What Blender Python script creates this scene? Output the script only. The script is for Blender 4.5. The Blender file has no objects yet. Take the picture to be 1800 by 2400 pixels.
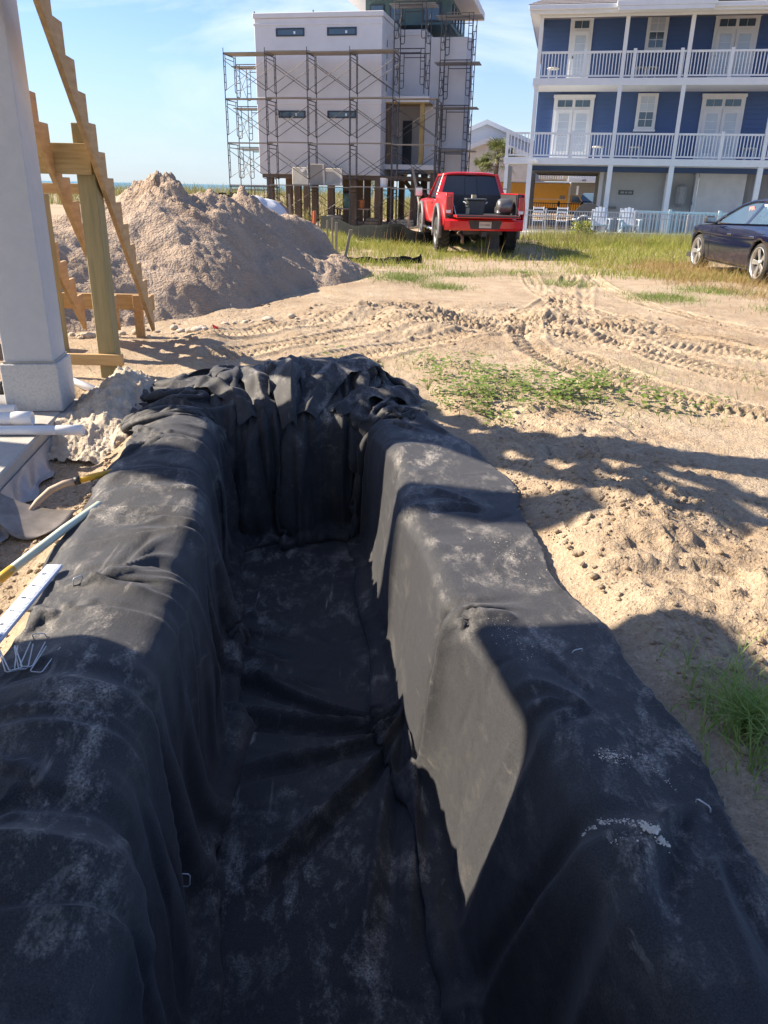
import bpy, bmesh, math, random
import numpy as np
from mathutils import Vector, Matrix
R = math.radians
random.seed(7)
scene = bpy.context.scene
col = scene.collection

# ---------------------------------------------------------------- camera
cam_d = bpy.data.cameras.new("camera")
cam = bpy.data.objects.new("camera", cam_d)
col.objects.link(cam)
cam_d.sensor_fit = 'HORIZONTAL'
cam_d.sensor_width = 36.0
cam_d.lens = 36.4
cam_d.clip_start = 0.05
cam_d.clip_end = 6000
CAM_H = 1.55
_dn = Vector((-95, 4358, 1820)).normalized()        # world down as seen in the lens
_zc = Vector((0, 0, 1))
_yw = (_zc - _dn * _zc.dot(_dn)).normalized()
_xw = _yw.cross(-_dn) * -1
if _xw.x < 0:
    _xw = -_xw
_rows = Matrix((_xw, _yw, -_dn))                     # lens axes (right, down, forward) to world
_m = _rows @ Matrix(((1, 0, 0), (0, -1, 0), (0, 0, -1)))
cam.matrix_world = Matrix.Translation((0, 0, CAM_H)) @ _m.to_4x4()
scene.camera = cam

# ---------------------------------------------------------------- sky, sun, exposure
SUN_EL, SUN_AZ = 36.0, 12.5                          # azimuth: degrees from -X towards +Y
sun_dir = Vector((-math.cos(R(SUN_AZ)) * math.cos(R(SUN_EL)), math.sin(R(SUN_AZ)) * math.cos(R(SUN_EL)), math.sin(R(SUN_EL))))
sl = bpy.data.lights.new("sun", 'SUN')
sl.energy = 5.0
sl.angle = R(0.6)
sl.color = (1.0, 0.86, 0.68)
sun = bpy.data.objects.new("sun", sl)
col.objects.link(sun)
sun.rotation_euler = sun_dir.to_track_quat('Z', 'Y').to_euler()

world = bpy.data.worlds.new("World")
scene.world = world
world.use_nodes = True
wn, wl = world.node_tree.nodes, world.node_tree.links
wn.clear()
w_out = wn.new('ShaderNodeOutputWorld')
w_bg = wn.new('ShaderNodeBackground')
w_sky = wn.new('ShaderNodeTexSky')
w_sky.sky_type = 'NISHITA'
w_sky.sun_disc = False
w_sky.sun_elevation = R(SUN_EL)
w_sky.sun_rotation = R(270 + SUN_AZ)
w_sky.altitude = 0
w_sky.air_density = 1.0
w_sky.dust_density = 0.25
w_sky.ozone_density = 2.5
w_bg.inputs['Strength'].default_value = 0.075
# thin cloud veil, denser in some parts of the sky than in others
w_tc = wn.new('ShaderNodeTexCoord')
w_mp = wn.new('ShaderNodeMapping')
w_mp.inputs['Scale'].default_value = (2.2, 2.2, 6.0)
w_mp.inputs['Location'].default_value = (0.35, 0.0, 0.2)
w_n = wn.new('ShaderNodeTexNoise')
w_n.inputs['Scale'].default_value = 2.0
w_n.inputs['Detail'].default_value = 9
w_n.inputs['Roughness'].default_value = 0.56
w_n.inputs['Distortion'].default_value = 0.5
w_r = wn.new('ShaderNodeValToRGB')
w_r.color_ramp.elements[0].position = 0.50
w_r.color_ramp.elements[0].color = (0, 0, 0, 1)
w_r.color_ramp.elements[1].position = 0.86
w_r.color_ramp.elements[1].color = (0.75, 0.75, 0.75, 1)
w_mix = wn.new('ShaderNodeMixRGB')
w_mix.inputs['Color2'].default_value = (7.2, 7.4, 7.9, 1)
wl.new(w_tc.outputs['Generated'], w_mp.inputs['Vector'])
wl.new(w_mp.outputs['Vector'], w_n.inputs['Vector'])
wl.new(w_n.outputs['Fac'], w_r.inputs['Fac'])
wl.new(w_r.outputs['Color'], w_mix.inputs['Fac'])
w_tint = wn.new('ShaderNodeMixRGB')
w_tint.blend_type = 'MULTIPLY'
w_tint.inputs['Fac'].default_value = 1.0
w_tint.inputs['Color2'].default_value = (0.80, 0.87, 1.08, 1)
wl.new(w_sky.outputs['Color'], w_tint.inputs['Color1'])
wl.new(w_tint.outputs['Color'], w_mix.inputs['Color1'])
# pale sea haze towards the horizon, the same all round
w_sx = wn.new('ShaderNodeSeparateXYZ')
wl.new(w_tc.outputs['Generated'], w_sx.inputs['Vector'])
w_hz = wn.new('ShaderNodeMapRange')
w_hz.interpolation_type = 'SMOOTHSTEP'
w_hz.inputs['From Min'].default_value = 0.20
w_hz.inputs['From Max'].default_value = -0.02
w_hz.inputs['To Max'].default_value = 0.68
wl.new(w_sx.outputs['Z'], w_hz.inputs['Value'])
w_mx2 = wn.new('ShaderNodeMixRGB')
w_mx2.inputs['Color2'].default_value = (3.25, 4.1, 4.9, 1)
wl.new(w_hz.outputs['Result'], w_mx2.inputs['Fac'])
wl.new(w_mix.outputs['Color'], w_mx2.inputs['Color1'])
wl.new(w_mx2.outputs['Color'], w_bg.inputs['Color'])
wl.new(w_bg.outputs['Background'], w_out.inputs['Surface'])

vs = scene.view_settings
vs.view_transform = 'Standard'
vs.look = 'None'
vs.gamma = 1.0
vs.use_curve_mapping = False
vs.exposure = 1.35
scene.render.engine = 'CYCLES'
scene.cycles.use_denoising = True
scene.cycles.max_bounces = 6
scene.cycles.sample_clamp_indirect = 6

# ---------------------------------------------------------------- helpers
MATS = {}
def _nodes(name):
    m = bpy.data.materials.new(name)
    m.use_nodes = True
    nt = m.node_tree
    b = nt.nodes['Principled BSDF']
    return m, nt, b
def mat(name, c1, c2=None, rough=0.7, scale=8.0, stretch=(1, 1, 1), bump=0.0, bscale=None, metal=0.0, spec=0.5, detail=5, coat=0.0, contrast=(0.35, 0.65), sheen=0.0, trans=0.0):
    """Principled material: two base colours mixed by noise, noise bump."""
    if name in MATS:
        return MATS[name]
    m, nt, b = _nodes(name)
    N, L = nt.nodes, nt.links
    c2 = c2 or tuple(x * 0.86 for x in c1)
    tc = N.new('ShaderNodeTexCoord')
    mp = N.new('ShaderNodeMapping')
    mp.inputs['Scale'].default_value = stretch
    L.new(tc.outputs['Object'], mp.inputs['Vector'])
    n = N.new('ShaderNodeTexNoise')
    n.inputs['Scale'].default_value = scale
    n.inputs['Detail'].default_value = detail
    n.inputs['Roughness'].default_value = 0.6
    L.new(mp.outputs['Vector'], n.inputs['Vector'])
    rp = N.new('ShaderNodeValToRGB')
    rp.color_ramp.elements[0].position, rp.color_ramp.elements[1].position = contrast
    rp.color_ramp.elements[0].color = (*c1, 1)
    rp.color_ramp.elements[1].color = (*c2, 1)
    L.new(n.outputs['Fac'], rp.inputs['Fac'])
    L.new(rp.outputs['Color'], b.inputs['Base Color'])
    b.inputs['Roughness'].default_value = rough
    b.inputs['Metallic'].default_value = metal
    b.inputs['Specular IOR Level'].default_value = spec
    b.inputs['Coat Weight'].default_value = coat
    b.inputs['Coat Roughness'].default_value = 0.05
    b.inputs['Sheen Weight'].default_value = sheen
    if trans:
        b.inputs['Transmission Weight'].default_value = trans
    if bump:
        n2 = N.new('ShaderNodeTexNoise')
        n2.inputs['Scale'].default_value = bscale or scale * 6
        n2.inputs['Detail'].default_value = 4
        L.new(mp.outputs['Vector'], n2.inputs['Vector'])
        bp = N.new('ShaderNodeBump')
        bp.inputs['Strength'].default_value = 1.0
        bp.inputs['Distance'].default_value = bump
        L.new(n2.outputs['Fac'], bp.inputs['Height'])
        L.new(bp.outputs['Normal'], b.inputs['Normal'])
    MATS[name] = m
    return m

class MB:
    """collects simple shapes into one mesh"""
    def __init__(s):
        s.v, s.f = [], []
    def add(s, vs_, fs_):
        o = len(s.v)
        s.v += [tuple(p) for p in vs_]
        s.f += [tuple(i + o for i in f) for f in fs_]
        return s
    def box(s, c, d, rot=None):
        hx, hy, hz = d[0] / 2, d[1] / 2, d[2] / 2
        vs_ = [Vector((x, y, z)) for x in (-hx, hx) for y in (-hy, hy) for z in (-hz, hz)]
        if rot is not None:
            vs_ = [rot @ p for p in vs_]
        c = Vector(c)
        return s.add([p + c for p in vs_], [(0, 1, 3, 2), (4, 6, 7, 5), (0, 4, 5, 1), (2, 3, 7, 6), (0, 2, 6, 4), (1, 5, 7, 3)])
    def b2(s, x0, x1, y0, y1, z0, z1):
        return s.box(((x0 + x1) / 2, (y0 + y1) / 2, (z0 + z1) / 2), (abs(x1 - x0), abs(y1 - y0), abs(z1 - z0)))
    def beam(s, p0, p1, w, h, up=(0, 0, 1)):
        p0, p1 = Vector(p0), Vector(p1)
        d = (p1 - p0).normalized()
        up = Vector(up)
        if abs(d.dot(up)) > 0.98:
            up = Vector((0, 1, 0))
        sd = d.cross(up).normalized()
        u2 = sd.cross(d)
        vs_ = [p + sd * a * w / 2 + u2 * b * h / 2 for p in (p0, p1) for a in (-1, 1) for b in (-1, 1)]
        return s.add(vs_, [(0, 1, 3, 2), (4, 6, 7, 5), (0, 4, 5, 1), (2, 3, 7, 6), (0, 2, 6, 4), (1, 5, 7, 3)])
    def tube(s, pts, r, n=8, caps=True):
        pts = [Vector(p) for p in pts]
        rs = r if isinstance(r, (list, tuple)) else [r] * len(pts)
        o = len(s.v)
        prev = None
        for i, p in enumerate(pts):
            d = (pts[min(i + 1, len(pts) - 1)] - pts[max(i - 1, 0)]).normalized()
            if prev is None:
                a = Vector((0, 0, 1)) if abs(d.z) < 0.9 else Vector((1, 0, 0))
                prev = d.cross(a).normalized()
            prev = (prev - d * prev.dot(d)).normalized()
            b = d.cross(prev)
            for k in range(n):
                t = 2 * math.pi * k / n
                s.v.append(tuple(p + (prev * math.cos(t) + b * math.sin(t)) * rs[i]))
        for i in range(len(pts) - 1):
            for k in range(n):
                a, b_ = o + i * n + k, o + i * n + (k + 1) % n
                s.f.append((a, b_, b_ + n, a + n))
        if caps:
            s.f.append(tuple(o + k for k in range(n))[::-1])
            s.f.append(tuple(o + (len(pts) - 1) * n + k for k in range(n)))
        return s
    def prism(s, poly, vec):
        """closed polygon (3D points) swept by vec"""
        n = len(poly)
        vec = Vector(vec)
        p = [Vector(q) for q in poly]
        fs = [tuple(range(n))[::-1], tuple(range(n, 2 * n))]
        fs += [(i, (i + 1) % n, n + (i + 1) % n, n + i) for i in range(n)]
        return s.add(p + [q + vec for q in p], fs)
    def lathe(s, prof, n=24, M=None):
        """profile [(r, h)] about local Z, then matrix M"""
        o = len(s.v)
        M = M or Matrix.Identity(4)
        for (r, h) in prof:
            for k in range(n):
                t = 2 * math.pi * k / n
                s.v.append(tuple(M @ Vector((r * math.cos(t), r * math.sin(t), h))))
        for i in range(len(prof) - 1):
            for k in range(n):
                a, b = o + i * n + k, o + i * n + (k + 1) % n
                s.f.append((a, b, b + n, a + n))
        return s
    def grid(s, P):
        """P[i][j] points"""
        o = len(s.v)
        nj = len(P[0])
        for row in P:
            s.v += [tuple(q) for q in row]
        for i in range(len(P) - 1):
            for j in range(nj - 1):
                a = o + i * nj + j
                s.f.append((a, a + 1, a + nj + 1, a + nj))
        return s
    def mesh(s, name, m=None, smooth=False, fix=True):
        me = bpy.data.meshes.new(name)
        me.from_pydata(s.v, [], s.f)
        if fix:
            bm = bmesh.new()
            bm.from_mesh(me)
            bmesh.ops.recalc_face_normals(bm, faces=bm.faces)
            bm.to_mesh(me)
            bm.free()
        if m:
            me.materials.append(m)
        if smooth:
            me.shade_smooth()
        return me
    def build(s, name, m=None, parent=None, smooth=False, bevel=0.0, fix=True, seg=1):
        return link(name, s.mesh(name, m, smooth, fix), parent, bevel, seg)

def link(name, me, parent=None, bevel=0.0, seg=1):
    o = bpy.data.objects.new(name, me)
    col.objects.link(o)
    if parent is not None:
        o.parent = parent
    if bevel:
        md = o.modifiers.new('bevel', 'BEVEL')
        md.width = bevel
        md.segments = seg
        md.limit_method = 'ANGLE'
        md.angle_limit = R(40)
    return o
def tag(o, label=None, cat=None, group=None, kind=None):
    if label: o['label'] = label
    if cat: o['category'] = cat
    if group: o['group'] = group
    if kind: o['kind'] = kind
    return o
def thing(name, loc, label, cat, rz=0.0, group=None):
    o = bpy.data.objects.new(name, None)
    o.empty_display_size = 0.1
    col.objects.link(o)
    o.location = loc
    o.rotation_euler = (0, 0, rz)
    return tag(o, label, cat, group)
def np_mesh(name, V, F, m=None, smooth=True):
    """fast mesh from numpy arrays (quads or tris)"""
    me = bpy.data.meshes.new(name)
    k = F.shape[1]
    me.vertices.add(len(V))
    me.vertices.foreach_set('co', np.ascontiguousarray(V, dtype=np.float32).ravel())
    me.loops.add(F.size)
    me.loops.foreach_set('vertex_index', np.ascontiguousarray(F, dtype=np.int32).ravel())
    me.polygons.add(len(F))
    me.polygons.foreach_set('loop_start', np.arange(0, F.size, k, dtype=np.int32))
    me.polygons.foreach_set('use_smooth', np.full(len(F), smooth, dtype=bool))
    me.update(calc_edges=True)
    if m:
        me.materials.append(m)
    return me
def grid_faces(ni, nj):
    a = (np.arange(ni - 1)[:, None] * nj + np.arange(nj - 1)[None, :]).ravel()
    return np.stack([a, a + 1, a + nj + 1, a + nj], 1)
def text_mesh(txt, size, m, extrude=0.001, align='CENTER', name='lettering'):
    cu = bpy.data.curves.new(name, 'FONT')
    cu.body = txt
    cu.size = size
    cu.extrude = extrude
    cu.align_x = align
    cu.align_y = 'CENTER'
    cu.resolution_u = 2
    tmp = bpy.data.objects.new(name, cu)
    col.objects.link(tmp)
    dg = bpy.context.evaluated_depsgraph_get()
    me = bpy.data.meshes.new_from_object(tmp.evaluated_get(dg))
    bpy.data.objects.remove(tmp)
    bpy.data.curves.remove(cu)
    me.materials.clear()
    me.materials.append(m)
    return me
# value noise on numpy arrays
_rng = np.random.RandomState(3)
_LAT = _rng.rand(256, 256).astype(np.float64)
def vnoise(x, y, seed=0):
    x = x + seed * 17.13
    y = y + seed * 5.71
    xi, yi = np.floor(x).astype(int), np.floor(y).astype(int)
    fx, fy = x - xi, y - yi
    fx = fx * fx * fx * (fx * (fx * 6 - 15) + 10)
    fy = fy * fy * fy * (fy * (fy * 6 - 15) + 10)
    a = _LAT[xi & 255, yi & 255]
    b = _LAT[(xi + 1) & 255, yi & 255]
    c = _LAT[xi & 255, (yi + 1) & 255]
    d = _LAT[(xi + 1) & 255, (yi + 1) & 255]
    return (a + (b - a) * fx) * (1 - fy) + (c + (d - c) * fx) * fy - 0.5
def fbm(x, y, oct=4, seed=0, gain=0.5, lac=2.03):
    s, a = 0, 1.0
    for o in range(oct):
        s = s + a * vnoise(x, y, seed + o * 3)
        x, y, a = x * lac + 3.7, y * lac - 1.3, a * gain
    return s
def sstep(a, b, x):
    t = np.clip((x - a) / (b - a), 0, 1)
    return t * t * (3 - 2 * t)
# ================================================================ earth: trench, berms, sheet of sand to the horizon
TO = np.array((-0.133, 1.66)); TS = np.array((0.9897, 0.143)); TT = np.array((-0.143, 0.9897))
T_NEAR, T_FAR, FLOOR_Z = -0.85, 3.72, -0.92
def to_st(x, y):
    return (x - TO[0]) * TS[0] + (y - TO[1]) * TS[1], (x - TO[0]) * TT[0] + (y - TO[1]) * TT[1]
def from_st(s, t):
    return TO[0] + s * TS[0] + t * TT[0], TO[1] + s * TS[1] + t * TT[1]
def bank(s, t):
    """smooth height of the soil under and beside the liner"""
    h = 0.07 * np.exp(-((s + 0.78) / 0.22) ** 2) * sstep(-1.5, 0.5, t) * (0.7 + 0.6 * np.sin(t * 2.1 + 0.5))
    h = h + 0.26 * np.exp(-((t - 4.45) / 0.36) ** 2) * sstep(1.35, 0.5, np.abs(s + 0.1)) * (0.85 + 0.3 * np.sin(s * 3.0 + 0.8))
    h = h + 0.03 * np.exp(-((s - 0.85) / 0.3) ** 2) * np.sin(t * 1.7 + 2.0)
    h = h - 0.22 * sstep(-1.02, -1.35, s) * sstep(-2.05, -1.6, s) * sstep(4.4, 3.2, t)
    return h
def half_w(s, t, z):
    """half width of the dug trench: uneven, leaning walls"""
    lean = 0.10 * (z - FLOOR_Z) / 0.92
    wv = 0.025 * np.sin(t * 2.3 + 1.0) + 0.018 * np.sin(t * 5.1 + z * 3)
    near = 0.10 * sstep(1.4, -0.3, t) * (z - FLOOR_Z) / 0.92
    return np.where(s > 0, 0.475 + lean + near + wv, 0.485 + 0.55 * lean + 0.8 * wv)
# tyre tracks: (centre line points, half width, depth, lug pitch)
TRACKS = [
    ([(10.5, 2.0), (6.0, 3.6), (3.9, 4.8), (2.5, 6.3), (1.9, 7.8)], 0.16, 0.04, 0.09),
    ([(12.0, 4.4), (7.4, 6.0), (5.0, 7.2), (3.4, 8.8), (2.9, 10.5)], 0.16, 0.04, 0.09),
    ([(9.0, 2.2), (5.2, 4.0), (3.2, 5.35), (1.9, 6.9), (1.5, 8.4), (1.9, 10.4), (2.8, 13)], 0.17, 0.045, 0.095),
    ([(11.0, 3.2), (6.6, 5.1), (4.3, 6.6), (2.9, 8.0), (2.3, 9.6), (2.6, 12), (3.6, 16)], 0.17, 0.045, 0.095),
    ([(9.5, 5.4), (6.3, 6.7), (4.2, 8.4), (3.0, 10.4), (2.5, 13), (2.9, 17)], 0.15, 0.035, 0.085),
    ([(3.9, 8.1), (2.4, 8.5), (1.0, 9.4), (-0.3, 10.6)], 0.20, 0.05, 0.085),
    ([(2.9, 9.1), (1.3, 9.7), (0.0, 10.9)], 0.2, 0.05, 0.085),
    ([(-1.6, 7.4), (-0.9, 8.2), (0.4, 9.3), (2.2, 10.2)], 0.18, 0.045, 0.085),
    ([(-0.7, 7.3), (0.2, 8.1), (1.5, 9.0), (3.1, 9.5)], 0.18, 0.045, 0.085),
    ([(-2.0, 8.2), (-1.2, 9.0), (-0.2, 10.2)], 0.16, 0.04, 0.085),
    ([(4.4, 6.0), (3.0, 7.4), (2.4, 9.2), (3.0, 12.4), (4.4, 17.5)], 0.14, 0.03, 0.08),
    ([(8.0, 6.9), (5.0, 9.0), (3.9, 11.5), (3.9, 15.0), (4.6, 20)], 0.14, 0.03, 0.08),
]
def smooth_poly(pts, n=60):
    P = np.array(pts, float)
    t = np.arange(len(P))
    tt = np.linspace(0, len(P) - 1, n)
    out = []
    for x in tt:
        i = int(min(x, len(P) - 2)); f = x - i
        p0, p1, p2, p3 = P[max(i - 1, 0)], P[i], P[i + 1], P[min(i + 2, len(P) - 1)]
        out.append(0.5 * (2 * p1 + (p2 - p0) * f + (2 * p0 - 5 * p1 + 4 * p2 - p3) * f * f + (3 * p1 - p0 - 3 * p2 + p3) * f ** 3))
    return np.array(out)
def track_relief(x, y):
    h = np.zeros_like(x)
    for k, (pts, hw, dep, pitch) in enumerate(TRACKS):
        C = smooth_poly(pts, 70)
        lo, hi = C.min(0) - 0.5, C.max(0) + 0.5
        sel = np.where((x > lo[0]) & (x < hi[0]) & (y > lo[1]) & (y < hi[1]))[0]
        if not len(sel):
            continue
        px, py = x[sel], y[sel]
        best = np.full(len(sel), 9.0); arc = np.zeros(len(sel)); sgn = np.zeros(len(sel))
        L = 0.0
        for i in range(len(C) - 1):
            a, b = C[i], C[i + 1]
            d = b - a; l = np.hypot(*d); d = d / l
            rx, ry = px - a[0], py - a[1]
            q = np.clip(rx * d[0] + ry * d[1], 0, l)
            ds = np.hypot(rx - q * d[0], ry - q * d[1])
            m = ds < best
            best[m] = ds[m]; arc[m] = L + q[m]
            sgn[m] = (rx * -d[1] + ry * d[0])[m]
            L += l
        u = best / hw
        wob = 1 + 0.5 * vnoise(px * 1.3, py * 1.3, k)
        inside = sstep(1.08, 0.9, u)
        rim = np.exp(-((u - 1.22) / 0.2) ** 2) * 0.5
        ph = arc / (pitch * 0.95) + np.sign(sgn) * 0.25 + u * 0.9
        lug = sstep(-0.5, 0.5, np.sin(2 * np.pi * ph)) * sstep(0.05, 0.2, u)
        fade = 0.55 + 0.45 * sstep(-0.25, 0.1, fbm(px * 0.9, py * 0.9, 2, k + 40))
        h[sel] += dep * 1.05 * wob * fade * (rim - inside * 0.62 + inside * lug * 0.8)
    return h
MOUND_HILLS = [(-3.45, 13.0, 1.64, 0.92), (-2.62, 15.0, 1.42, 0.74), (-3.62, 11.8, 1.22, 0.62), (-3.0, 14.0, 1.34, 0.70), (-4.2, 10.3, 0.92, 0.72), (-5.2, 12.2, 1.15, 0.6), (-5.0, 14.4, 1.3, 0.62), (-6.8, 12.6, 1.1, 0.6), (-2.95, 12.4, 1.02, 0.74), (-4.6, 9.6, 0.66, 0.8), (-3.7, 13.3, 1.50, .8)]
def mound_h(x, y):
    k = 7.0
    acc = np.zeros_like(x)
    w = fbm(x * 0.9, y * 0.9, 3, 11) * 0.55
    for (cx, cy, h, sl_) in MOUND_HILLS:
        d = np.hypot(x - cx + w, (y - cy) * 0.92 + w)
        z = h - sl_ * (np.sqrt(d * d + 0.06) - 0.24)
        acc = acc + np.exp(k * np.clip(z, -3, 3))
    z = np.log(acc) / k
    return z
def terrain(x, y, fine=True):
    s, t = to_st(x, y)
    z = bank(s, t)
    near = sstep(26, 12, y)
    z = z + 0.10 * fbm(x * 0.22, y * 0.22, 3, 1) * sstep(1.5, 3.0, np.maximum(np.abs(s), np.abs(t - 1.6) - 1.7)) * (0.4 + 0.6 * near)
    # churned heaps where machines turned
    ch = np.exp(-(((x - 0.9) / 2.6) ** 2 + ((y - 9.6) / 1.5) ** 2))
    z = z + ch * (0.22 * np.clip(fbm(x * 1.1, y * 1.6, 4, 5), -0.25, 1) + 0.05)
    # loose spoil along the right of the trench
    sp = np.exp(-((s - 1.75) / 0.62) ** 2) * sstep(1.08, 1.40, s) * sstep(-1.5, -0.2, t) * sstep(4.6, 3.4, t)
    z = z + sp * (0.05 + 0.15 * fbm(x * 1.5, y * 1.5, 4, 8))
    fp = sp * (-0.05) * sstep(0.18, 0.34, vnoise(x * 3.1, y * 3.1, 4))
    z = z + fp
    # ground falls a little towards the building plot and to the sea
    z = z - 0.35 * sstep(30, 40, y) * sstep(4, 0, x)
    z = z - 3.5 * sstep(95, 130, y + 0.22 * x)
    z = z + 1.1 * sstep(66, 80, y + 0.22 * x) * sstep(100, 88, y + 0.22 * x) * sstep(2, -8, x) * (0.55 + fbm(x * .12, y * .12, 3, 2))
    if fine:
        calm = 1 - 0.75 * sstep(1.35, 1.1, np.abs(s)) * sstep(5.0, 4.7, t) * sstep(-1.9, -1.6, t)
        z0_ = z
        lump = np.abs(fbm(x * 9, y * 9, 4, 21, 0.62)) * 0.9
        hi = sstep(16, 7, y)
        amp = (0.014 + 0.052 * sp + 0.030 * ch + 0.010 * sstep(0.05, 0.3, fbm(x * .6, y * .6, 3, 14)))
        z = z + (0.42 - lump) * amp * (0.35 + 0.65 * hi) - 0.2 * amp
        z = z + 0.012 * fbm(x * 3, y * 3, 3, 31)
        cl = vnoise(x * 22, y * 22, 41)
        z = z + sstep(0.22, 0.42, cl) * (0.006 + 0.018 * sp + 0.010 * ch) * hi
        z = z0_ + (z - z0_) * calm
        z = z + track_relief(x, y)
    return z
def axis(segs):
    out = [np.array([segs[0][0]])]
    for (a, b, n, g) in segs:
        q = np.linspace(0, 1, n + 1)[1:]
        if g != 1:
            q = (g ** (q * 1.0) - 1) / (g - 1)
        out.append(a + (b - a) * q)
    return np.concatenate(out)
gx = axis([(-900, -30, 30, 0.03), (-30, -7, 60, 0.2), (-7, -2.6, 90, 0.5), (-2.6, 4.2, 340, 1), (4.2, 9, 180, 1.6), (9, 30, 90, 6), (30, 900, 30, 30)])
gy = axis([(-60, -2, 40, 0.1), (-2, 1.2, 90, 0.7), (1.2, 7.5, 300, 1), (7.5, 12, 225, 1.5), (12, 24, 125, 2.2), (24, 50, 90, 2.5), (50, 140, 60, 2), (140, 4000, 24, 30)])
GX, GY = np.meshgrid(gx, gy, indexing='ij')
fx_, fy_ = GX.ravel(), GY.ravel()
gz = terrain(fx_, fy_)
s_, t_ = to_st(fx_, fy_)
hwid = np.where(s_ > 0, 0.62, 0.58) + 0.03
ins = sstep(0.06, -0.02, np.abs(s_) - hwid) * sstep(0.0, 0.10, T_FAR + 0.17 - t_) * sstep(0.0, 0.1, t_ - T_NEAR + 0.17)
gz = gz * (1 - ins) + ins * -1.25
under = sstep(1.30, 1.14, np.abs(s_)) * sstep(4.85, 4.7, t_) * sstep(-1.7, -1.55, t_)
gz = gz - 0.035 * under                                   # soil sits a little below the liner
# bed of the sand pile and the house slab
gz = gz - 0.04 * sstep(-0.05, 0.2, mound_h(fx_, fy_)) * (fy_ > 7) * (fy_ < 19)
def slab_side(x, y):                                      # >0 right of the slab edge
    return (x + 2.36) * 0.9915 + (y - 5.45) * 0.13
inside_slab = sstep(0.05, -0.05, slab_side(fx_, fy_)) * sstep(6.2, 6.0, fy_) * sstep(-12, -11.5, fx_)
gz = gz * (1 - inside_slab) - 0.35 * inside_slab
def sand_material():
    m, nt, b = _nodes('beach_sand')
    N, L = nt.nodes, nt.links
    tc = N.new('ShaderNodeTexCoord')
    def noise(scale, detail=6, rough=0.6):
        n = N.new('ShaderNodeTexNoise')
        n.inputs['Scale'].default_value = scale
        n.inputs['Detail'].default_value = detail
        n.inputs['Roughness'].default_value = rough
        L.new(tc.outputs['Object'], n.inputs['Vector'])
        return n
    big, mid, fine, grit = noise(0.35), noise(2.6), noise(38, 5), noise(260, 2)
    r1 = N.new('ShaderNodeValToRGB')
    e = r1.color_ramp.elements
    e[0].position, e[0].color = 0.30, (0.41, 0.318, 0.222, 1)
    e[1].position, e[1].color = 0.70, (0.53, 0.445, 0.335, 1)
    L.new(mid.outputs['Fac'], r1.inputs['Fac'])
    r2 = N.new('ShaderNodeValToRGB')
    e = r2.color_ramp.elements
    e[0].position, e[0].color = 0.35, (0.72, 0.68, 0.64, 1)
    e[1].position, e[1].color = 0.62, (1.06, 1.03, 1.0, 1)
    L.new(fine.outputs['Fac'], r2.inputs['Fac'])
    mu = N.new('ShaderNodeMixRGB'); mu.blend_type = 'MULTIPLY'; mu.inputs['Fac'].default_value = 0.75
    L.new(r1.outputs['Color'], mu.inputs['Color1']); L.new(r2.outputs['Color'], mu.inputs['Color2'])
    # damp freshly turned soil
    r3 = N.new('ShaderNodeValToRGB')
    e = r3.color_ramp.elements
    e[0].position, e[0].color = 0.50, (0, 0, 0, 1)
    e[1].position, e[1].color = 0.66, (0.55, 0.55, 0.55, 1)
    L.new(big.outputs['Fac'], r3.inputs['Fac'])
    mx = N.new('ShaderNodeMixRGB'); mx.inputs['Color2'].default_value = (0.27, 0.19, 0.125, 1)
    L.new(r3.outputs['Color'], mx.inputs['Fac']); L.new(mu.outputs['Color'], mx.inputs['Color1'])
    L.new(mx.outputs['Color'], b.inputs['Base Color'])
    b.inputs['Roughness'].default_value = 0.95
    b.inputs['Specular IOR Level'].default_value = 0.15
    b1 = N.new('ShaderNodeBump'); b1.inputs['Distance'].default_value = 0.018; b1.inputs['Strength'].default_value = 0.9
    L.new(fine.outputs['Fac'], b1.inputs['Height'])
    clod = noise(75, 3, 0.5)
    bc = N.new('ShaderNodeBump'); bc.inputs['Distance'].default_value = 0.016
    L.new(clod.outputs['Fac'], bc.inputs['Height']); L.new(b1.outputs['Normal'], bc.inputs['Normal'])
    b2 = N.new('ShaderNodeBump'); b2.inputs['Distance'].default_value = 0.004
    L.new(grit.outputs['Fac'], b2.inputs['Height']); L.new(bc.outputs['Normal'], b2.inputs['Normal'])
    L.new(b2.outputs['Normal'], b.inputs['Normal'])
    return m
M_SAND = sand_material()
ground = link('ground', np_mesh('ground', np.stack([fx_, fy_, gz], 1), grid_faces(len(gx), len(gy))[:, ::-1], M_SAND))
tag(ground, 'pale churned beach sand with tyre tracks across the building lot', None, kind='structure')

# the sea beyond the dunes
M_SEA = mat('sea_water', (0.02, 0.13, 0.17), (0.03, 0.17, 0.20), rough=0.25, scale=0.05, stretch=(1, 6, 1), bump=0.25, bscale=0.6)
sx, sy = np.linspace(-2500, 1500, 40), np.concatenate([np.linspace(80, 400, 30), np.linspace(430, 5000, 30)])
SX, SY = np.meshgrid(sx, sy, indexing='ij')
sea = link('sea', np_mesh('sea', np.stack([SX.ravel(), SY.ravel(), np.full(SX.size, -1.2)], 1), grid_faces(40, 60)[:, ::-1], M_SEA))
tag(sea, 'teal sea water stretching to the horizon behind the dunes', None, kind='structure')
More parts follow.
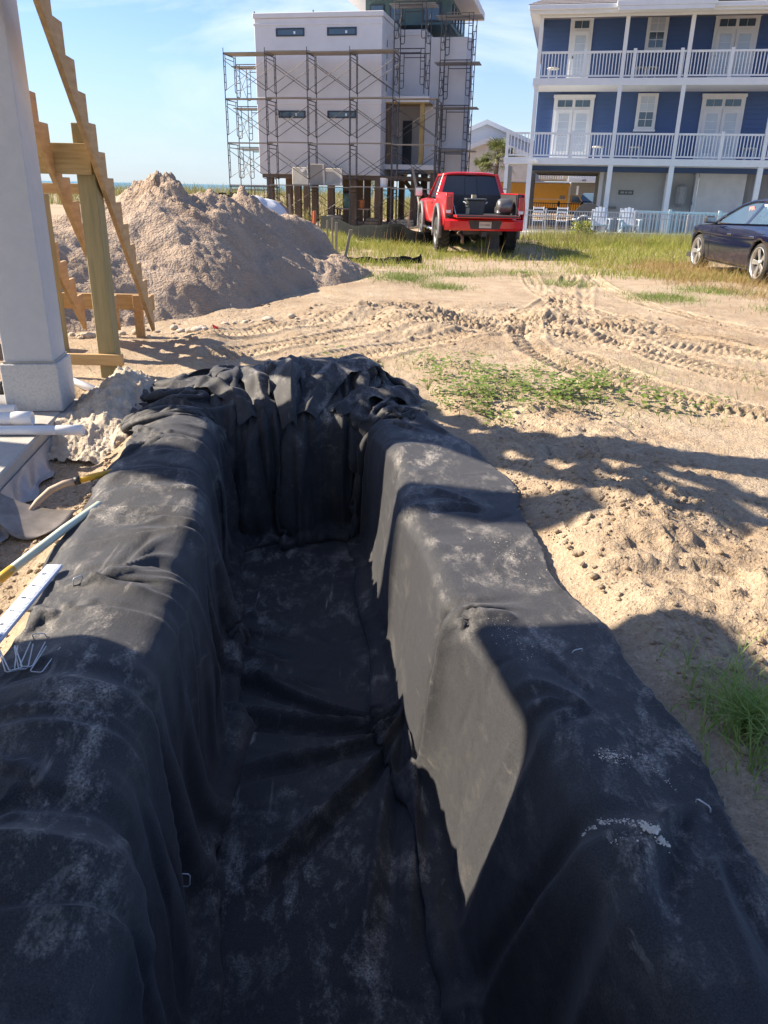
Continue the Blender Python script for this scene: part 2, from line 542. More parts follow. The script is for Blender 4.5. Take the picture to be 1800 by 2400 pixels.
# ================================================================ black liner cloth: relaxed over the trench with a small cloth solver
def cloth_profile(knots, n):
    """knots: polyline [(a, z)]; returns n evenly spaced points along it"""
    P = np.array(knots, float)
    seg = np.hypot(*np.diff(P, axis=0).T)
    cum = np.concatenate([[0], np.cumsum(seg)])
    q = np.linspace(0, cum[-1], n)
    return np.interp(q, cum, P[:, 0]), np.interp(q, cum, P[:, 1]), q, cum
DU = 0.027
kn_u = [(-1.14, 0), (-0.52, 0), (-0.485, FLOOR_Z), (0.475, FLOOR_Z), (0.57, 0), (1.10, 0)]
kn_v = [(T_NEAR - 0.75, 0), (T_NEAR, 0), (T_NEAR, FLOOR_Z), (T_FAR, FLOOR_Z), (T_FAR + 0.03, 0), (T_FAR + 1.02, 0)]
lu = sum(np.hypot(kn_u[i + 1][0] - kn_u[i][0], kn_u[i + 1][1] - kn_u[i][1]) for i in range(5))
lv = sum(np.hypot(kn_v[i + 1][0] - kn_v[i][0], kn_v[i + 1][1] - kn_v[i][1]) for i in range(5))
NU, NV = int(lu / DU), int(lv / DU)
us, uz, uq, ucum = cloth_profile(kn_u, NU)
vt, vz, vq, vcum = cloth_profile(kn_v, NV)
rngc = np.random.RandomState(11)
S0 = np.repeat(us[:, None], NV, 1); T0 = np.repeat(vt[None, :], NU, 0)
AZ = np.repeat(uz[:, None], NV, 1); BZ = np.repeat(vz[None, :], NU, 0)
Z0 = np.maximum(AZ, BZ)
# irregular outer edges
tt = T0
edgeR = 1.08 + 0.10 * np.exp(-((tt - 2.3) / 0.9) ** 2) - 0.16 * sstep(2.9, 3.9, tt) + 0.03 * np.sin(tt * 3.1) + 0.02 * np.sin(tt * 8.3 + 1)
edgeL = -1.13 + 0.05 * np.sin(tt * 2.2 + 0.6) + 0.045 * np.sin(tt * 5.7 + 2) + 0.02 * np.sin(tt * 13)
fr = sstep(0.62, 1.10, S0); S0 = S0 + fr * (edgeR - 1.10)
fl = sstep(-0.6, -1.14, S0); S0 = S0 + fl * (edgeL + 1.14)
ft = sstep(T_FAR + 0.3, T_FAR + 1.02, T0)
T0 = T0 + ft * (0.10 * np.sin(S0 * 4.3 + 1) + 0.06 * np.sin(S0 * 9 + 0.3) - 0.30 * sstep(0.35, 1.0, np.abs(S0)))
RESTU = np.full((NU - 1, NV), lu / (NU - 1)); RESTV = np.full((NU, NV - 1), lv / (NV - 1))
# surplus cloth: a little everywhere, much at the far end, less where corners would double up
wallu = (sstep(0.0, 0.2, -AZ) * sstep(0.0, 0.12, AZ - FLOOR_Z))
wallv = (sstep(0.0, 0.2, -BZ) * sstep(0.0, 0.12, BZ - FLOOR_Z))
corner = wallu * wallv
farv = sstep(T_FAR - 0.02, T_FAR, T0)                        # far wall and the heap behind it
farb = sstep(T_FAR + 0.03, T_FAR + 0.12, T0)                  # heap only
leftz = sstep(-0.42, -0.55, S0) * (1 - farv)
rightz = sstep(0.42, 0.6, S0) * (1 - farv)
flo = (Z0 < FLOOR_Z + .05)
exu = 1.0 + 0.24 * farv + 0.08 * farb + 0.004 * leftz
exv = 1.006 + 0.085 * leftz + 0.006 * rightz + 0.10 * farb + 0.012 * flo
shrink = 1 - 0.66 * corner
RESTU *= (exu * shrink)[:-1, :]; RESTV *= (exv * shrink)[:, :-1]
hsoil = bank(S0, T0)
P = np.stack([S0, T0, Z0 + np.where(Z0 > -0.02, hsoil, 0) + 0.012], -1)
P += rngc.normal(0, 0.003, P.shape)
# folds across the left bank that run on down its wall
ph = 2 * np.pi * (T0 / 0.36 + 0.35 * S0 + 0.55 * fbm(S0 * 1.2, T0 * 1.1, 2, 61))
fo = leftz * (np.maximum(0, np.sin(ph)) ** 1.5) * (0.5 + 0.9 * np.clip(vnoise(T0 * 1.3, S0 * 0.7, 62) + 0.5, 0, 1))
bankf = sstep(-0.25, -0.02, AZ)
P[..., 2] += 0.060 * fo * bankf
P[..., 0] += 0.050 * fo * (1 - bankf)
ph = 2 * np.pi * (T0 / 0.62 + 0.5 * S0 + 0.5 * fbm(S0, T0, 2, 66))
P[..., 2] += 0.018 * rightz * np.maximum(0, np.sin(ph)) ** 2 * sstep(-0.25, -0.02, AZ)
inward = corner * 0.10
P[..., 0] -= np.sign(P[..., 0]) * inward * (0.5 + rngc.rand(NU, NV) * 0.1)
P[..., 1] -= np.sign(P[..., 1] - 1) * inward * (0.5 + rngc.rand(NU, NV) * 0.1)
# pleats on the far wall, gathered folds on the heap above it
pn = vnoise(S0 * 2.2, BZ * 1.2, 3)
pleat = np.maximum(0, np.sin(S0 * 15 + 2.4 * pn + 0.6)) ** 0.8
gather = np.exp(-((S0 + 0.22) / 0.55) ** 2)
P[..., 1] -= farv * (1 - farb) * (0.10 * pleat * (0.35 + 0.65 * gather))
rad_a = np.arctan2(S0 + 0.15, 0.9 - (T0 - T_FAR))
ridge = np.abs(np.sin(rad_a * 8.5 + 2.0 * vnoise(S0 * 2.5, T0 * 2.5, 5)))
P[..., 2] += farb * (0.04 + 0.17 * gather) * ridge * sstep(T_FAR + 1.0, T_FAR + 0.55, T0 + 0.15 * np.abs(S0))
P[..., 1] += farb * 0.08 * vnoise(S0 * 5, T0 * 5, 8)
RAD = 0.07
def collide(P):
    s, t, z = P[..., 0], P[..., 1], P[..., 2]
    h = bank(s, t)
    hw = half_w(s, t, np.clip(z, FLOOR_Z, 0))
    c1 = np.abs(s) - (hw + RAD); c2 = t - (T_FAR + 0.02 + RAD + 0.05 * (z - FLOOR_Z)); c3 = (T_NEAR - RAD) - t
    a = np.maximum(np.maximum(c1, c2), c3)
    b = z - h + RAD
    d = np.where((a <= 0) & (b >= 0), np.hypot(a, b), np.where(a <= 0, -a, np.where(b >= 0, b, -np.minimum(a, -b))))
    pen = np.maximum(0, RAD + 0.004 - d)
    hyp = np.maximum(np.hypot(a, b), 1e-6)
    quad = (a <= 0) & (b >= 0)
    ga = np.where(quad, -a / hyp, np.where(a <= 0, 1.0, np.where(b >= 0, 0.0, np.where(a < -b, 1.0, 0.0))))
    gb = np.where(quad, b / hyp, np.where(a <= 0, 0.0, np.where(b >= 0, 1.0, np.where(a < -b, 0.0, 1.0))))
    w1 = (c1 >= c2) & (c1 >= c3); w2 = ~w1 & (c2 >= c3)
    P[..., 0] -= np.where(w1, np.sign(s) * ga * pen, 0)
    P[..., 1] += np.where(w2, -ga * pen, np.where(~w1, ga * pen, 0))
    P[..., 2] += gb * pen
    fl_ = FLOOR_Z + 0.012 * np.sin(s * 5 + t * 2.0) + 0.004
    P[..., 2] = np.maximum(P[..., 2], np.where(a < -0.0, fl_, -9))
    return P
def solve(A, B, rest, k):
    d = B - A
    l = np.sqrt((d * d).sum(-1)) + 1e-9
    c = (k * 0.5 * (l - rest) / l)[..., None] * d
    A += c
    B -= c
PINS = [(0.47, 1.42, FLOOR_Z, 0.05), (-0.48, 1.9, FLOOR_Z, 0.03), (-0.48, 2.5, FLOOR_Z, 0.03), (-0.49, 0.55, FLOOR_Z, 0.03), (0.86, 0.30, 0.0, 0.0), (0.82, 1.32, 0.0, 0.0), (-0.86, 1.25, 0.05, 0.0), (0.62, 0.9, 0.0, 0.0)]
pin_idx = []
for (ps, pt, pz, pull) in PINS:
    dd = (P[..., 0] - ps) ** 2 + (P[..., 1] - pt) ** 2 + (P[..., 2] - pz) ** 2
    i, j = np.unravel_index(np.argmin(dd), dd.shape)
    tgt = P[i, j].copy()
    tgt[0] += np.sign(ps) * pull
    tgt[2] = pz + (0.008 if pz < -0.5 else float(bank(ps, pt)) + 0.006)
    pin_idx.append((i, j, tgt))
Vv = np.zeros_like(P)
DT = 1 / 60.0
diag_r = np.sqrt(RESTU[:, :-1] ** 2 + RESTV[:-1, :] ** 2)
b2u = RESTU[:-1, :] + RESTU[1:, :]; b2v = RESTV[:, :-1] + RESTV[:, 1:]
b4u = sum(RESTU[k:NU - 4 + k] for k in range(4)); b4v = sum(RESTV[:, k:NV - 4 + k] for k in range(4))
NIT = 90
EDGE0 = P[0].copy(), P[-1].copy(), P[:, 0].copy(), P[:, -1].copy()
for e_ in EDGE0:
    e_[..., 2] = bank(e_[..., 0], e_[..., 1]) + 0.004 + 0.02 * np.maximum(0, vnoise(e_[..., 1] * 3, e_[..., 0] * 3, 71))
EDGE0[0][..., 2] += 0.10 * np.maximum(0, fbm(EDGE0[0][..., 1] * 2.3, EDGE0[0][..., 1] * 0, 2, 73)) * sstep(0.2, 0.8, EDGE0[0][..., 1])
EDGE0[3][..., 2] += 0.05 * np.maximum(0, np.sin(EDGE0[3][..., 0] * 9 + 1))
for it in range(NIT):
    Vv[..., 2] -= 9.8 * DT
    Q = P + Vv * DT
    for sub in range(3):
        for o in (0, 1):
            solve(Q[o:-1:2], Q[o + 1::2], RESTU[o::2], 0.95)
            solve(Q[:, o:-1:2], Q[:, o + 1::2], RESTV[:, o::2], 0.95)
        for o in (0, 1):
            solve(Q[o:-1:2, :-1], Q[o + 1::2, 1:], diag_r[o::2], 0.35)
            solve(Q[o:-1:2, 1:], Q[o + 1::2, :-1], diag_r[o::2], 0.35)
        for o in range(4):
            n_ = (NU - 2 - o + 3) // 4
            solve(Q[o:o + 4 * n_:4][:n_], Q[o + 2::4][:n_], b2u[o::4][:n_], 0.30)
            n_ = (NV - 2 - o + 3) // 4
            solve(Q[:, o:o + 4 * n_:4][:, :n_], Q[:, o + 2::4][:, :n_], b2v[:, o::4][:, :n_], 0.30)
        if sub == 0:
            for o in range(8):
                n_ = max(0, (NU - 4 - o + 7) // 8)
                solve(Q[o:o + 8 * n_:8][:n_], Q[o + 4::8][:n_], b4u[o::8][:n_], 0.22)
                n_ = max(0, (NV - 4 - o + 7) // 8)
                solve(Q[:, o:o + 8 * n_:8][:, :n_], Q[:, o + 4::8][:, :n_], b4v[:, o::8][:, :n_], 0.22)
        for (i, j, tg) in pin_idx:
            Q[i, j] = tg
        Q[0], Q[-1], Q[:, 0], Q[:, -1] = EDGE0
        Q = collide(Q)
    onb = (Q[..., 2] - bank(Q[..., 0], Q[..., 1]) < 0.012) & (Q[..., 2] > -0.03)
    onf = Q[..., 2] < FLOOR_Z + 0.022
    fk = np.where(onb, 0.06, np.where(onf, 0.20, 1.0))[..., None]
    Q[..., :2] = P[..., :2] + (Q - P)[..., :2] * fk
    nv = (Q - P) / DT
    # friction where the cloth rests on the soil
    onsoil = (Q[..., 2] - bank(Q[..., 0], Q[..., 1]) < 0.02) | (Q[..., 2] < FLOOR_Z + 0.02)
    damp = np.where(onsoil, 0.45, 0.90)[..., None]
    Vv = np.clip(nv * damp, -2.0, 2.0)
    P = Q
# finer sheet for creases
def upsample(A, ax):
    A = np.moveaxis(A, ax, 0)
    pad = np.concatenate([2 * A[:1] - A[1:2], A, 2 * A[-1:] - A[-2:-1]])
    mid = (-pad[:-3] + 9 * pad[1:-2] + 9 * pad[2:-1] - pad[3:]) / 16
    out = np.empty((2 * len(A) - 1,) + A.shape[1:])
    out[0::2] = A
    out[1::2] = mid
    return np.moveaxis(out, 0, ax)
for ax_ in (0, 1):
    P = upsample(P, ax_)
uq = upsample(uq, 0); vq = upsample(vq, 0)
NU, NV = P.shape[:2]
# sharp creases pulled out of the staples and folded-over laps: (s0, t0, s1, t1, width, height)
CREASES = [(0.47, 1.42, -0.42, 1.95, .05, .022), (0.47, 1.42, -0.48, 1.62, .06, .030), (0.47, 1.42, -0.40, 1.15, .05, .022), (0.47, 1.42, -0.35, 0.42, .06, .034), (0.47, 1.42, 0.05, 0.10, .07, .026), (0.47, 1.42, 0.30, 0.15, .05, .02),
           (-0.48, 2.5, -0.05, 2.25, .04, .022), (-0.48, 2.62, -0.1, 2.62, .035, .018), (-0.48, 1.95, 0.1, 1.72, .05, .026), (-0.48, 2.3, -0.1, 2.02, .05, .024), (-0.4, 3.3, 0.1, 3.5, .03, .012),
           (0.86, 0.30, 0.62, 0.52, .05, .022), (0.86, 0.30, 0.60, 0.36, .045, .020), (0.86, 0.30, 0.62, 0.18, .05, .018), (0.88, 0.36, 0.86, 0.72, .03, .014),
           (0.92, -0.16, 0.62, -0.50, .07, .045), (0.95, -0.34, 0.78, -0.75, .07, .035), (0.95, 2.02, 0.66, 2.12, .07, .035), (0.95, 2.02, 0.72, 2.4, .05, .02), (0.82, 1.32, 1.02, 1.62, .03, .012), (0.62, 0.95, 0.80, 0.86, .05, .03),
           (-0.86, 1.25, -0.58, 1.55, .05, .035), (-0.86, 1.25, -0.56, 1.38, .04, .028), (-0.86, 1.25, -0.60, 1.75, .05, .035), (-0.86, 1.25, -0.62, 1.12, .05, .028)]
flat_ = (P[..., 2] < FLOOR_Z + 0.12) | (P[..., 2] > -0.06)
for (a0, b0, a1, b1, wd, am) in CREASES:
    dx_, dy_ = a1 - a0, b1 - b0
    L_ = math.hypot(dx_, dy_)
    q = ((P[..., 0] - a0) * dx_ + (P[..., 1] - b0) * dy_) / L_ ** 2
    off = ((P[..., 0] - a0) * -dy_ + (P[..., 1] - b0) * dx_) / L_
    off = off + 0.02 * np.sin(q * 5 + a1 * 9)
    wq = wd * (0.35 + 0.9 * np.clip(q, 0, 1))
    g = np.exp(-np.abs(off / (wq * .8))) - 0.6 * np.exp(-((off - wq * 1.1) / (wq * 0.6)) ** 2)
    P[..., 2] += (2.5 if b0 > 0.9 and abs(a0) < .5 else 1.0) * am * g * sstep(-0.03, 0.12, q) * sstep(1.05, 0.7, q) * flat_
def sheet_normals(P):
    du = np.gradient(P, axis=0); dv = np.gradient(P, axis=1)
    n = np.cross(du, dv)
    return n / (np.linalg.norm(n, axis=-1, keepdims=True) + 1e-9)
UQ = np.repeat(uq[:, None], NV, 1)
def bump_profile(x):
    """rounded crest with a steeper lee side and a shallow trough"""
    return np.exp(-np.where(x > 0, np.abs(x / 0.42) ** 1.25, np.abs(x / 1.25) ** 1.1)) - 0.40 * np.exp(-((x - 1.0) / 0.5) ** 2)
disp = np.zeros((NU, NV))
fr_ = random.Random(9)
LFOLDS = [(-0.10, -0.55, .095, .15), (0.58, -0.60, .085, .14), (1.30, 0.20, .085, .13), (1.85, -0.45, .070, .12), (2.45, -0.30, .085, .13), (3.12, -0.25, .095, .12), (-0.50, -0.35, .040, .07), (-0.28, -0.10, .028, .04), (-0.02, -0.40, .045, .08), (0.10, -0.12, .018, .03), (0.30, -0.30, .038, .06), (0.44, -0.45, .022, .03), (0.66, -0.10, .034, .07), (0.98, -0.42, .030, .05), (1.20, 0.30, .034, .04), (1.24, 0.55, .028, .035), (1.16, -0.15, .020, .03),
          (1.70, 0.28, .026, .05), (2.00, -0.25, .032, .05), (2.12, 0.10, .016, .03), (2.40, 0.25, .030, .05), (2.62, -0.20, .044, .07), (2.86, 0.02, .024, .03), (3.05, 0.18, .042, .06), (3.25, -0.22, .040, .05), (3.40, 0.05, .030, .035), (3.58, 0.10, .035, .04)]
ul = uq / 1.62
for (t0, sk, am, wd) in LFOLDS:
    v0 = vcum[2] + (t0 - T_NEAR)
    cen = v0 + sk * ul[:, None] ** 1.4 + 0.05 * np.sin(ul[:, None] * 4 + t0 * 7)
    ec = 0.38 + 0.22 * math.sin(t0 * 11)
    env = np.exp(-((ul - ec) / (0.22 + 0.14 * math.sin(t0 * 17 + 1) ** 2)) ** 2) * (0.8 + 0.2 * np.sin(ul * 9 + t0 * 3))
    wv = wd * (0.7 + 0.7 * ul[:, None])
    disp += am * env[:, None] * bump_profile((vq[None, :] - cen) / wv)
# softer folds down the right wall and over its bank
ur = (lu - uq) / 1.55
for (t0, sk, am, wd) in [(0.15, .15, .030, .10), (0.95, .10, .040, .07), (1.05, -.05, .030, .05), (2.02, .06, .032, .08), (2.15, -.12, .022, .06), (3.05, .05, .020, .10), (3.45, -.05, .028, .05), (3.60, .0, .030, .05), (-0.28, .25, .075, .10), (-0.5, .1, .03, .1), (1.6, .05, .012, .12), (2.6, .05, .012, .1)]:
    v0 = vcum[2] + (t0 - T_NEAR)
    cen = v0 + sk * ur[:, None] + 0.03 * np.sin(ur[:, None] * 5 + t0 * 9)
    env = sstep(0.08, 0.36, ur) * sstep(0.98, 0.45, ur)
    disp += am * env[:, None] * bump_profile((vq[None, :] - cen) / wd)
# hanging pleats down the far wall
vb = vcum[3]
vw = (vq - vb) / 0.92
for (s0, dr, am, wd) in [(-0.40, .05, .050, .035), (-0.31, -.03, .035, .025), (-0.20, .04, .075, .035), (-0.10, .06, .060, .028), (-0.03, -.03, .080, .032), (0.07, -.05, .050, .028), (0.17, .05, .030, .05), (0.36, .02, .055, .030), (0.43, -.02, .045, .022)]:
    cen = s0 + dr * (1 - vw) + 0.012 * np.sin(vw * 6 + s0 * 20)
    env = sstep(0.0, 0.30, vw) * sstep(2.1, 1.2, vw) * (0.8 + 0.2 * np.sin(vw * 4 + s0 * 13))
    disp += am * env[None, :] * bump_profile((P[..., 0] - cen[None, :]) / (wd * (1.0 + .5 * (1 - vw[None, :]).clip(0, 1))))
# many short creases at random
VQ = np.repeat(vq[None, :], NU, 0)
for k in range(300):
    u0 = fr_.uniform(0.08, lu - 0.08); v0 = fr_.uniform(0.6, lv - 0.1)
    if 1.7 < u0 < 2.4 and fr_.random() < .3:
        continue
    ang = fr_.gauss(0, .55) if fr_.random() < .75 else fr_.uniform(-1.5, 1.5)
    L_ = fr_.uniform(.10, .34); wd = fr_.uniform(.012, .030); am = fr_.uniform(.004, .016) * fr_.choice((1, 1, -1))
    if u0 > lu - 1.5:
        am *= .55
    ca, sa = math.cos(ang), math.sin(ang)
    i0, i1 = np.searchsorted(uq, u0 - L_ - .05), np.searchsorted(uq, u0 + L_ + .05)
    j0, j1 = np.searchsorted(vq, v0 - L_ - .05), np.searchsorted(vq, v0 + L_ + .05)
    du_, dv_ = UQ[i0:i1, j0:j1] - u0, VQ[i0:i1, j0:j1] - v0
    q = (du_ * ca + dv_ * sa) / L_; off = -du_ * sa + dv_ * ca + fr_.uniform(-.1, .1) * L_ * q * q
    disp[i0:i1, j0:j1] += am * np.exp(-np.abs(off / wd) ** 1.2) * np.clip(1 - q * q, 0, 1) ** 1.5
disp[0, :] = disp[-1, :] = 0
edge_fade = sstep(-0.05, 0.08, UQ) * sstep(lu, lu - 0.10, UQ)
nrm = sheet_normals(P)
if nrm[NU // 2, NV // 2, 2] < 0:
    nrm = -nrm
P = P + nrm * (disp * edge_fade)[..., None]
# small random puckers
P = P + nrm * (edge_fade * (0.006 * fbm(UQ * 7, np.repeat(vq[None, :], NU, 0) * 7, 3, 88)))[..., None]
cx_, cy_ = from_st(P[..., 0], P[..., 1])
CLOTH = np.stack([cx_, cy_, P[..., 2]], -1)
def felt_material():
    m, nt, b = _nodes('black_felt')
    N, L = nt.nodes, nt.links
    tc = N.new('ShaderNodeTexCoord')
    def noise(scale, detail=5, rough=0.6, stretch=None):
        n = N.new('ShaderNodeTexNoise')
        n.inputs['Scale'].default_value = scale
        n.inputs['Detail'].default_value = detail
        n.inputs['Roughness'].default_value = rough
        if stretch:
            mp = N.new('ShaderNodeMapping'); mp.inputs['Scale'].default_value = stretch
            mp.inputs['Rotation'].default_value = (0, 0, 0.5)
            L.new(tc.outputs['Object'], mp.inputs['Vector']); L.new(mp.outputs['Vector'], n.inputs['Vector'])
        else:
            L.new(tc.outputs['Object'], n.inputs['Vector'])
        return n
    fib = noise(210, 5, 0.75)
    dust1 = noise(9.0, 10, 0.76, (1, 0.55, 1))
    dust1.inputs['Distortion'].default_value = 0.25
    dust2 = noise(1.7, 4, 0.6)
    spk = noise(120, 3, 0.6)
    rf = N.new('ShaderNodeValToRGB')
    e = rf.color_ramp.elements
    e[0].position, e[0].color = 0.34, (0.006, 0.0075, 0.012, 1)
    e[1].position, e[1].color = 0.72, (0.054, 0.055, 0.058, 1)
    L.new(fib.outputs['Fac'], rf.inputs['Fac'])
    # dust: patches of sand rubbed in, denser on flat parts
    geo = N.new('ShaderNodeNewGeometry')
    sep = N.new('ShaderNodeSeparateXYZ'); L.new(geo.outputs['Normal'], sep.inputs['Vector'])
    up = N.new('ShaderNodeMapRange'); up.inputs['From Min'].default_value = 0.2; up.inputs['From Max'].default_value = 0.95
    L.new(sep.outputs['Z'], up.inputs['Value'])
    d1 = N.new('ShaderNodeMapRange'); d1.inputs['From Min'].default_value = 0.49; d1.inputs['From Max'].default_value = 0.70
    L.new(dust1.outputs['Fac'], d1.inputs['Value'])
    d2 = N.new('ShaderNodeMapRange'); d2.inputs['From Min'].default_value = 0.43; d2.inputs['From Max'].default_value = 0.62
    L.new(dust2.outputs['Fac'], d2.inputs['Value'])
    d3 = N.new('ShaderNodeMapRange'); d3.inputs['From Min'].default_value = 0.30; d3.inputs['From Max'].default_value = 0.70
    L.new(spk.outputs['Fac'], d3.inputs['Value'])
    def mul(a, b_):
        n = N.new('ShaderNodeMath'); n.operation = 'MULTIPLY'
        L.new(a, n.inputs[0])
        if isinstance(b_, float):
            n.inputs[1].default_value = b_
        else:
            L.new(b_, n.inputs[1])
        return n.outputs[0]
    upb = N.new('ShaderNodeMath'); upb.operation = 'MULTIPLY_ADD'; upb.inputs[1].default_value = 0.75; upb.inputs[2].default_value = 0.25
    L.new(up.outputs['Result'], upb.inputs[0])
    f = mul(mul(mul(mul(d1.outputs['Result'], d2.outputs['Result']), d3.outputs['Result']), upb.outputs[0]), 1.0)
    # thin scuffs and drag marks
    st1 = noise(16, 6, 0.65, (1, 0.10, 1)); st2 = noise(2.4, 3, 0.5)
    e1 = N.new('ShaderNodeMapRange'); e1.inputs['From Min'].default_value = 0.60; e1.inputs['From Max'].default_value = 0.74
    L.new(st1.outputs['Fac'], e1.inputs['Value'])
    e2 = N.new('ShaderNodeMapRange'); e2.inputs['From Min'].default_value = 0.48; e2.inputs['From Max'].default_value = 0.64
    L.new(st2.outputs['Fac'], e2.inputs['Value'])
    scf = mul(mul(mul(e1.outputs['Result'], e2.outputs['Result']), upb.outputs[0]), 0.6)
    mxv = N.new('ShaderNodeMath'); mxv.operation = 'MAXIMUM'
    L.new(f, mxv.inputs[0]); L.new(scf, mxv.inputs[1])
    f = mxv.outputs[0]
    mx = N.new('ShaderNodeMixRGB'); mx.inputs['Color2'].default_value = (0.66, 0.61, 0.54, 1)
    L.new(f, mx.inputs['Fac']); L.new(rf.outputs['Color'], mx.inputs['Color1'])
    L.new(mx.outputs['Color'], b.inputs['Base Color'])
    b.inputs['Roughness'].default_value = 0.66
    b.inputs['Specular IOR Level'].default_value = 0.35
    b.inputs['Sheen Weight'].default_value = 0.12
    b.inputs['Sheen Roughness'].default_value = 0.5
    b.inputs['Sheen Tint'].default_value = (0.9, 0.92, 1.0, 1)
    bp = N.new('ShaderNodeBump'); bp.inputs['Distance'].default_value = 0.0012
    L.new(fib.outputs['Fac'], bp.inputs['Height'])
    bp2 = N.new('ShaderNodeBump'); bp2.inputs['Distance'].default_value = 0.006
    L.new(dust1.outputs['Fac'], bp2.inputs['Height']); L.new(bp.outputs['Normal'], bp2.inputs['Normal'])
    L.new(bp2.outputs['Normal'], b.inputs['Normal'])
    return m
M_FELT = felt_material()
liner = link('trench_liner', np_mesh('trench_liner', CLOTH.reshape(-1, 3), grid_faces(NU, NV), M_FELT))
md = liner.modifiers.new('thickness', 'SOLIDIFY'); md.thickness = 0.004; md.offset = 1
tag(liner, 'black felt liner sheet draped into the long trench and over its banks', 'liner')

# bunched folds gathered on the heap at the far end: pinched ridges of the same cloth
_cs = P[::2, ::2].reshape(-1, 3)
def sheet_top(s, t):
    d = (_cs[:, 0] - s) ** 2 + (_cs[:, 1] - t) ** 2
    return float(_cs[np.argpartition(d, 6)[:6], 2].max())
def gathered_fold(pts, h0, w0, lean, seed):
    C = smooth_poly(pts, 26)
    rows = []
    for i, (s, t) in enumerate(C):
        q = i / 25
        a, b = C[max(i - 1, 0)], C[min(i + 1, 25)]
        d = (b - a) / (np.hypot(*(b - a)) + 1e-9)
        nx, ny = -d[1], d[0]
        base = sheet_top(s, t) if t > T_FAR - 0.03 else -0.10
        env = math.sin(math.pi * min(1, q * 1.25 + .12)) ** 0.6 if q < .7 else max(0.15, math.sin(math.pi * (q * .5 + .45)))
        h = h0 * env * (0.75 + 0.6 * float(vnoise(np.array(q * 5.0), np.array(seed * 1.7), seed)) + .25 * math.sin(q * 9 + seed))
        w = w0 * (0.7 + 0.7 * q + 0.5 * float(vnoise(np.array(q * 4.0), np.array(seed * 2.1), seed + 2)))
        row = []
        for j in range(15):
            p = j / 14 * 2 - 1
            foot = abs(p) ** 1.05
            lat = w * (.75 * p + 0.45 * p * abs(p)) + lean * h * (1 - foot)
            z = base - 0.03 + (h + .03) * (1 - foot) ** .95 + .006 * math.sin(p * 6 + q * 14 + seed)
            x, y = from_st(s + nx * lat, t + ny * lat)
            row.append((x, y, z))
        rows.append(row)
    o = MB().grid(rows).build('gathered_fold', M_FELT, liner, smooth=True, fix=False)
    m_ = o.modifiers.new('thickness', 'SOLIDIFY'); m_.thickness = 0.004; m_.offset = 1
    m_ = o.modifiers.new('smooth', 'SUBSURF'); m_.levels = 1; m_.render_levels = 1
    return o
FT = T_FAR
for k, (pts, h0, w0, ln) in enumerate([
        ([(-0.14, FT + .02), (-0.18, FT + .25), (-0.26, FT + .60), (-0.40, FT + .85)], .10, .10, .5),
        ([(-0.02, FT + .02), (-0.05, FT + .30), (-0.02, FT + .62), (0.05, FT + .90)], .13, .085, -.5),
        ([(0.08, FT + .06), (0.16, FT + .32), (0.34, FT + .58), (0.62, FT + .74)], .085, .13, -.7),
        ([(-0.26, FT + .06), (-0.38, FT + .28), (-0.58, FT + .50), (-0.88, FT + .58)], .075, .12, .7),
        ([(-0.13, FT + .26), (-0.10, FT + .44), (-0.12, FT + .66)], .17, .07, .3),
        ([(0.30, FT + .10), (0.50, FT + .28), (0.78, FT + .36), (1.0, FT + .26)], .05, .11, -.5),
        ([(-0.55, FT + .0), (-0.72, FT + .12), (-0.92, FT + .14), (-1.05, FT + .02)], .06, .08, .5)]):
    gathered_fold(pts, h0, w0, ln, k + 3)
# ================================================================ near left: slab, column, stair, pipes, tools
HR = 0.1304                                             # the new house stands turned by 7.5 degrees
hx, hy = Vector((math.cos(HR), math.sin(HR), 0)), Vector((-math.sin(HR), math.cos(HR), 0))
M_CONC = mat('concrete', (0.34, 0.32, 0.29), (0.42, 0.40, 0.365), rough=0.9, scale=5, bump=0.003, bscale=90)
M_STUC = mat('grey_stucco', (0.46, 0.47, 0.48), (0.50, 0.50, 0.51), rough=0.85, scale=14, bump=0.0015, bscale=160)
M_STUC2 = mat('textured_stucco', (0.50, 0.50, 0.49), (0.38, 0.38, 0.38), rough=0.9, scale=60, bump=0.004, bscale=70, contrast=(0.45, 0.75))
M_PINE = mat('pine_lumber', (0.46, 0.31, 0.16), (0.35, 0.22, 0.10), rough=0.75, scale=3.0, stretch=(9, 1.0, 9), bump=0.001, bscale=14)
M_PINEX = mat('pine_board', (0.50, 0.34, 0.16), (0.40, 0.25, 0.10), rough=0.75, scale=3.0, stretch=(1.0, 12, 14), bump=0.001, bscale=14)
M_TREAT = mat('treated_post', (0.32, 0.26, 0.13), (0.24, 0.20, 0.095), rough=0.8, scale=3.0, stretch=(13, 13, 0.9), bump=0.0012, bscale=12)
M_WHITEP = mat('white_pvc', (0.76, 0.76, 0.76), (0.70, 0.70, 0.71), rough=0.35, scale=6)
M_STEEL = mat('galvanised_wire', (0.62, 0.63, 0.65), (0.50, 0.51, 0.53), rough=0.35, metal=0.3, scale=40)
M_BLACKP = mat('black_plastic', (0.02, 0.021, 0.023), (0.03, 0.03, 0.032), rough=0.5, scale=20)

# slab
slab = thing('concrete_slab', (-2.36, 5.45, 0), 'pale concrete slab edge running under the grey column', 'slab', HR)
MB().b2(-9, 0, -12, 0.42, -0.30, 0.0).build('slab_body', M_CONC, slab, bevel=0.012)
MB().b2(-0.40, 0.10, -0.10, 0.45, -0.34, -0.012).build('footing', M_CONC, slab, bevel=0.01)
tag(slab, kind=None)

